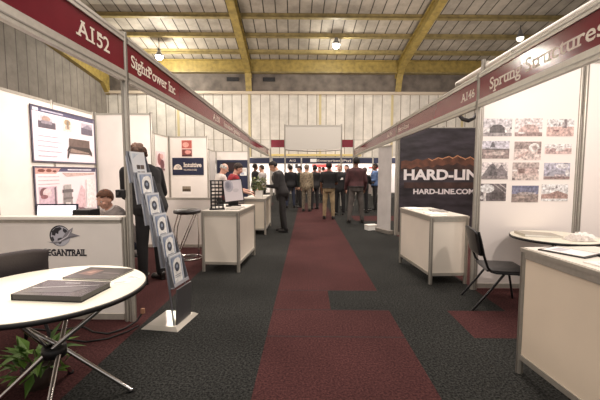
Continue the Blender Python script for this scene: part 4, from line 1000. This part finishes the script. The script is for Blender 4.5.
        B.ball(an+V((0, .05, -.05)), (.036, .1, .03), WHITE, 10)
    body = remesh(B, 'body', skin, min(vox, .0105), 2, t)
    for sd in (-1, 1):
        e = hc+Rh @ V((sd*.031, .0815, .010))
        o = MB().ball(e, .0105, EYEW, 10).ball(e+Rh @ V((0, .0068, 0)), .006, EYED, 8).build('eye', body)
    MB().ball(hc+Rh @ V((0, .087, -.052)), (.024, .008, .006), LIP, 10, Rh).build('mouth', body)
    # ---- clothes
    T = MB(); torso(T, .012*loose, hem, 1.487, .008 if hem < .88 else 0.)
    for nm in 'RL':
        sh, el, wr = J['sh'+nm], J['el'+nm], J['wr'+nm]
        T.ball(sh, .062*loose, WHITE, 12)
        if sleeve >= 1: T.capsule(sh, el, .064*loose, .052*loose, WHITE); T.capsule(el, el+(wr-el)*.93, .052*loose, .038*loose, WHITE)
        else: T.capsule(sh, sh+(el-sh)*sleeve*1.6, .066*loose, .058*loose, WHITE)
    tb = remesh(T, 'jacket' if hem < .86 else 'shirt', top, vox, 3, t)
    P = MB(); torso(P, .006, .84, 1.0)
    for nm in 'RL':
        hp, kn, an = J['hp'+nm], J['kn'+nm], J['an'+nm]
        P.capsule(hp, kn, .096, .07, WHITE); P.capsule(kn, an+(kn-an).normalized()*.02, .07, .056, WHITE)
        P.ball(hp, .1, WHITE, 12)
    pb = remesh(P, 'trousers', bottom, vox, 3, t)
    for nm in 'RL':
        an = J['an'+nm]; F = MB(); z = an.z-.085
        F.capsule((an.x, an.y-.035, z+.035), (an.x, an.y-.03, z+.08), .036, .042, WHITE)
        F.capsule((an.x, an.y-.03, z+.036), (an.x, an.y+.15, z+.03), .037, .036, WHITE); F.capsule((an.x, an.y, z+.06), (an.x, an.y+.1, z+.035), .034, .03, WHITE)
        F.box(an.x-.036, an.x+.036, an.y-.07, an.y+.18, z, z+.016, WHITE)
        remesh(F, 'shoe', SHOE, .012, 2, t)
    # ---- hair
    hm = mat(haircol, .75, noise=.35, scale=45, bump=.3)
    if hair == 'curly':
        H = MB(); rnd = random.Random(11)
        for i in range(150):
            d = V((rnd.gauss(0, 1), rnd.gauss(0, 1), rnd.gauss(0, 1))).normalized()
            if d.y > .45 and d.z < .45: continue
            if d.z < -.55: continue
            H.ball(hc+Rh @ V((d.x*.1, d.y*.116-.012, d.z*.116+.03)), rnd.uniform(.018, .032), WHITE, 8)
        H.ball(hc+Rh @ V((0, -.03, .045)), (.085, .095, .09), WHITE, 16, Rh)
        remesh(H, 'hair', hm, .008, 1, t)
    else:
        m = MB(); n = 28; rows = 16; vs = []; keep = {}
        for i in range(rows+1):
            th = PI*i/rows
            for j in range(n):
                a = 2*PI*j/n; d = V((math.sin(th)*math.cos(a), math.sin(th)*math.sin(a), math.cos(th)))
                wob = 1+.018*math.sin(9*a+5*th)
                vs.append(hc+Rh @ V((d.x*.079*wob, d.y*.1*wob-.009, d.z*.101*wob+.026)))
                lim = (.42-.1*abs(d.x)) if d.y > .35 else ((.1-.25*(.35-d.y)/.45) if d.y > -.1 else -.62)
                if hair == 'long': lim = .36 if d.y > .35 else -.95
                keep[(i, j)] = (d.z > lim) if hair != 'fringe' else (d.y < .25 and -.55 < d.z < .42)
        fs = [(i*n+j, (i+1)*n+j, (i+1)*n+(j+1) % n, i*n+(j+1) % n) for i in range(rows) for j in range(n) if keep[(i, j)] and keep[(i+1, j)]]
        m.add(vs, fs, hm, True); o = m.build('hair', t)
        md = o.modifiers.new('Solidify', 'SOLIDIFY'); md.thickness = .014; md.offset = .6
    if collar:
        cm = mat(collar, .6); m = MB(); ring = []
        for i in range(17):
            a = 2*PI*i/16; ring.append(bend((.068*math.cos(a), .066*math.sin(a)-.012, 1.497-.012*math.sin(a))))
        m.tube(ring, .014, cm, 8, False); m.build('collar', tb)
    if tie is not None:
        m = MB(); q = [bend((x, .128*(1+(width-1)*1.4)+(.0 if z < 1.4 else -.04), z)) for x, z in ((-.02, 1.46), (.02, 1.46), (.07, 1.2), (-.07, 1.2))]
        m.poly(q, mat(tie, .6)); o = m.build('shirt_front', tb); o.modifiers.new('Solidify', 'SOLIDIFY').thickness = .012
    if belt:
        m = MB(); ring = [bend((.183*width*math.cos(2*PI*i/24), .134*(1+(width-1)*1.4)*math.sin(2*PI*i/24)-.01, hem+.015)) for i in range(25)]
        m.tube(ring, .014, mat(belt, .4), 8, False, True); m.build('belt', pb)
    if badge:
        c = bend((-.07, .14, 1.25)); MB().cbox(c, (.1, .012, .075), PAPER, Rt).build('name_badge', tb)
    # stand on the floor, at the asked height
    for ch in t.children:
        ch.location = V((0, 0, -low))
    if sit:
        for ch in t.children: ch.location = V((0, 0, seat_z-.80))
    t.scale = (s, s, s)
    return t
def cloth(rgb, n=.18, sc=9): return mat(rgb, .8, noise=n, scale=sc, bump=.15)
NAVYC = cloth((34, 36, 48)); BLK = cloth((24, 23, 25)); CHAR = cloth((40, 38, 38)); GRYT = cloth((86, 80, 76)); KHAKI = cloth((158, 138, 106)); DEN = cloth((48, 54, 72))
MARO = cloth((74, 43, 45)); WHT = cloth((226, 218, 210), .06); BLUE = cloth((92, 116, 156)); LTG = cloth((178, 172, 168), .08); BEI = cloth((150, 136, 112), .35, 22); RED = cloth((148, 34, 44))
SITL = ((.10, 1, -.05), (.02, .05, -1), (.10, 1, -.05), (.02, .05, -1))
# seated man behind the half wall, looking down at his laptop
person('man with short brown hair sitting behind the half wall, head bowed', (-2.44, 4.72, 0), 150, 1.70, lean=.55, head=(.12, .1, -.15), armR=((.2, .35, -1), (-.3, 1, .0)), armL=((.2, .35, -1), (-.3, 1, .0)),
       legs=SITL, top=cloth((150, 142, 138), .12), sleeve=1., bottom=DEN, hair='short', haircol=(92, 58, 38), skin=SKIN3, sit=True, collar=(214, 206, 200), vox=.011, seat_z=.38)
def stool_for(loc, label, h=.45):
    t = thing('visitor_chair', label, 'chair', loc)
    MB().lathe([(0, h-.03), (.2, h-.03), (.215, h-.01), (.2, h), (0, h)], LEATHER, n=28).build('seat', t)
    MB().tube([(0, 0, .03), (0, 0, h-.03)], .03, CHROME, 12).build('pedestal', t)
    MB().lathe([(0, 0), (.24, 0), (.24, .012), (.04, .035), (0, .035)], CHROME, n=28).build('base_plate', t)
stool_for((-2.44, 4.72, 0), 'round seat under the seated man behind the half wall', .32)
# man with curly hair behind the rack
person('man with curly brown hair in black jacket standing behind the brochure rack', (-2.03, 4.46, 0), 58, 1.81, lean=.3, head=(.3, .1, 0), width=1.25, armR=((.3, .05, -1), (-.3, 1, .3)), armL=((-.05, .15, -1), (-.9, .45, .1)),
       top=BLK, hem=.80, bottom=BLK, hair='curly', haircol=(74, 50, 36), skin=SKIN, collar=(196, 150, 128), vox=.011, loose=1.2)
# men at the wire rack counter
person('white haired balding man in a white shirt by the wire rack', (-2.06, 8.0, 0), -62, 1.66, lean=.22, head=(.3, 0, 0), top=WHT, bottom=CHAR, hair='fringe', haircol=(222, 214, 206), skin=SKIN3, width=1.1,
       armR=((.1, .3, -1), (-.1, 1, -.1)), armL=((.1, .3, -1), (-.1, 1, -.1)))
person('man in a maroon shirt bending beside the white haired man', (-1.68, 7.45, 0), -70, 1.66, lean=.3, head=(.3, 0, 0), top=RED, bottom=CHAR, hair='short', haircol=(52, 38, 32), skin=SKIN3, sleeve=.45,
       armR=((.1, .3, -1), (-.1, 1, -.3)), armL=((.1, .5, -1), (-.1, 1, -.2)))
person('man in a dark suit leaning over the counter with the potted plant', (-.60, 8.42, 0), 86, 1.74, lean=.24, head=(.5, 0, 0), top=CHAR, hem=.76, bottom=CHAR, haircol=(30, 25, 23), skin=SKIN,
       armR=((.08, -.05, -1), (-.3, 1, .0)), armL=((.08, .05, -1), (-.3, 1, .05)), collar=(220, 214, 208), loose=1.08, width=1.15, legs=((.05, .06, -1), (.02, -.08, -1), (.05, -.1, -1), (.02, -.14, -1)))
# the crowd at the end of the aisle
person('dark clad visitor half hidden behind the left aisle post', (-1.98, 13.4, 0), -60, 1.76, top=BLK, hem=.8, bottom=BLK, haircol=(34, 28, 24), skin=SKIN2)
person('visitor in pale shirt facing left, seen past the plant', (-1.62, 12.7, 0), 70, 1.7, top=LTG, bottom=CHAR, haircol=(48, 36, 30), head=(.2, 0, 0), armR=((.1, .3, -1), (-.1, 1, .1)))
person('visitor in black coat with back turned, right of the suited man', (-.66, 14.2, 0), 12, 1.72, top=BLK, hem=.72, bottom=DEN, haircol=(28, 24, 22), loose=1.25, head=(.1, .3, 0), legs=((.07, 0, -1), (.05, -.02, -1), (.1, .05, -1), (.08, -.05, -1)))
person('visitor in a white top behind the one in the black coat', (-.34, 15.9, 0), 170, 1.7, top=WHT, bottom=CHAR, haircol=(60, 46, 38), skin=SKIN3)
person('grey haired visitor in mottled beige jacket and trousers', (-.02, 12.9, 0), -20, 1.72, top=BEI, hem=.8, bottom=cloth((118, 108, 92), .3, 20), haircol=(120, 106, 92), skin=SKIN, head=(.1, -.3, 0))
person('dark haired visitor in dark grey beside the mottled beige jacket', (.3, 13.7, 0), 30, 1.72, top=CHAR, hem=.8, bottom=CHAR, haircol=(26, 22, 20), skin=SKIN2)
person('man in black shirt and khaki trousers with his back turned', (.67, 10.75, 0), -14, 1.74, top=BLK, hem=.96, width=1.14, bottom=KHAKI, haircol=(30, 26, 24), skin=SKIN2, belt=(30, 24, 20), sleeve=.5, armR=((.12, .2, -1), (-.2, 1, -.1)), armL=((.16, .0, -1), (-.02, .3, -1)), legs=((.08, 0, -1), (.03, 0, -1), (.08, 0, -1), (.03, 0, -1)))
person('grey haired man in dark jacket with a white name badge', (1.13, 12.0, 0), 168, 1.72, top=BLK, hem=.8, bottom=BLK, haircol=(182, 172, 160), skin=SKIN3, badge=True, head=(.15, -.4, 0), collar=(220, 214, 208))
person('man in maroon long sleeved shirt and grey trousers, back turned', (1.385, 9.92, 0), 4, 1.86, top=MARO, bottom=GRYT, haircol=(20, 17, 16), skin=SKIN2, hem=.97, belt=(24, 20, 18), armR=((.2, -.02, -1), (.02, .5, -1)), armL=((.2, -.02, -1), (.02, .5, -1)), width=1.16, loose=1.05, legs=((.12, 0, -1), (.09, 0, -1), (.12, 0, -1), (.09, 0, -1)))
person('visitor in a muted blue shirt behind the maroon shirted man', (1.5, 13.4, 0), 150, 1.72, top=cloth((74, 70, 98)), bottom=CHAR, haircol=(58, 44, 36), skin=SKIN3)
person('dark clad visitor by the bar table, right of the maroon shirt', (2.02, 12.5, 0), -30, 1.62, lean=.1, top=BLK, hem=.84, bottom=BLK, haircol=(60, 50, 44), skin=SKIN2, head=(.2, 0, 0), armR=((.15, .4, -1), (-.1, 1, .1)))
person('visitor in dark green top between the white top and the beige jacket', (-.28, 14.4, 0), 100, 1.7, top=cloth((44, 52, 46)), bottom=CHAR, haircol=(40, 32, 28), skin=SKIN, head=(.2, 0, 0))
person('visitor in a light shirt far behind the man in black and khaki', (.62, 17.2, 0), 160, 1.7, top=LTG, bottom=CHAR, haircol=(70, 54, 42), skin=SKIN3)
person('visitor in black far behind the dark grey one, near the navy stands', (.9, 19.5, 0), 20, 1.74, top=BLK, hem=.8, bottom=BLK, haircol=(28, 24, 22), skin=SKIN)
person('visitor in brown jacket standing far left behind the potted plant', (-2.05, 15.6, 0), 40, 1.72, top=cloth((92, 76, 60)), hem=.8, bottom=BLK, haircol=(40, 30, 26), skin=SKIN)
person('man in light blue shirt standing side-on at the far right of the crowd', (2.66, 13.75, 0), 84, 1.78, width=1.2, top=BLUE, bottom=CHAR, haircol=(30, 24, 22), skin=SKIN2, armR=((.1, .2, -1), (-.1, 1, -.1)), armL=((.1, .2, -1), (-.1, 1, -.1)))


# ================================================================== CAMERA, LIGHT, WORLD
cam = bpy.data.cameras.new('camera'); co = bpy.data.objects.new('camera', cam); COL.objects.link(co)
cam.sensor_width = 36; cam.lens = 350/600*36; cam.clip_start = .05; cam.clip_end = 200
co.location = (0, 0, 1.42); co.rotation_euler = (PI/2-math.radians(4.411), 0, math.radians(1.142))
S.camera = co

w = bpy.data.worlds.new('world'); S.world = w; w.use_nodes = True
w.node_tree.nodes['Background'].inputs[0].default_value = (1, .92, .86, 1); w.node_tree.nodes['Background'].inputs[1].default_value = .62
WARM = (1, .87, .785)
def area(loc, target, power, size, col=WARM, spread=PI, sy=None):
    l = bpy.data.lights.new('area', 'AREA'); l.energy = power; l.color = col; l.size = size; l.spread = spread
    if sy: l.shape = 'RECTANGLE'; l.size_y = sy
    o = bpy.data.objects.new('area_light', l); COL.objects.link(o); o.location = loc  # bare area source without a fixture; several are added hall fills
    o.rotation_euler = (V(target)-V(loc)).to_track_quat('-Z', 'Y').to_euler(); return o
def spot(loc, target, power, ang, blend=.6, r=.06, col=WARM):
    l = bpy.data.lights.new('spot', 'SPOT'); l.energy = power; l.color = col; l.spot_size = R_(ang); l.spot_blend = blend; l.shadow_soft_size = r
    o = bpy.data.objects.new('stand_spot', l); COL.objects.link(o); o.location = loc
    o.rotation_euler = (V(target)-V(loc)).to_track_quat('-Z', 'Y').to_euler(); return o
#LIGHTS#
for x in (-10, 2, 14):
    for y in (7, 13.5): area((x, y, 9.5), (x, y, 0), 650, 2.5)  # unseen overhead hall lamps, no fixtures built
area((-7, 19, 5), (-5, 30, 6), 480, 3); area((7, 19, 5), (7, 30, 6), 480, 3)  # added fills that brighten the far hall wall, no lamps stand there
area((-6, 20, 3.2), (-6, 25, 12), 130, 5); area((8, 20, 3.2), (8, 25, 12), 130, 5)  # added uplights that brighten the roof, no fixtures there
def lamp_light(x, y, z, e):
    l = bpy.data.lights.new('lamp', 'POINT'); l.energy = e; l.color = (1, .95, .86); l.shadow_soft_size = .2
    o = bpy.data.objects.new('lamp_light', l); COL.objects.link(o); o.location = (x, y, z)
lamp_light(-10.85, 26.2, 9.4, 900); lamp_light(2.1, 26.2, 10.2, 250)
area((0, 2, 9), (0, 6, 0), 350, 3)  # overhead hall fill above the near aisle, no lamp built
# spots clipped to the stands' boards, aimed at the walls
spot((-1.9, 4.2, 2.55), (-3.95, 5.4, 1.5), 120, 95); spot((-1.9, 5.6, 2.55), (-3.9, 6.0, 1.6), 90, 95)
spot((-1.8, 1.2, 2.5), (-2.2, 3.2, .7), 60, 85); spot((-1.2, .6, 2.6), (-1.6, 2.0, .7), 45, 70)
spot((-1.9, 8.2, 2.5), (-3.6, 10.4, 1.6), 150, 100); spot((-1.9, 9, 2.5), (-2.2, 7.5, 1.0), 60, 110)
spot((-1.9, 13, 2.45), (-3.5, 16.5, 1.7), 150, 100)
spot((2.2, 1.8, 2.55), (2.9, 4.24, 1.9), 95, 95); spot((3.4, 2.0, 2.55), (3.4, 4.24, 2.3), 120, 95)
spot((2.2, 5.4, 2.55), (3.0, 7.9, 1.5), 70, 90)
area((-4, 22.5, 2.3), (-4, 24.5, 1.5), 60, 2.5, sy=.3); area((0, 22.5, 2.3), (0, 24.5, 1.5), 70, 2.5, sy=.3); area((4, 22.5, 2.3), (4, 24.5, 1.5), 70, 2.5, sy=.3)

S.view_settings.view_transform = 'Standard'; S.view_settings.look = 'None'; S.view_settings.gamma = 1; S.view_settings.exposure = 0
S.view_settings.use_curve_mapping = False
S.cycles.use_denoising = True; S.cycles.max_bounces = 6; S.cycles.sample_clamp_indirect = 6
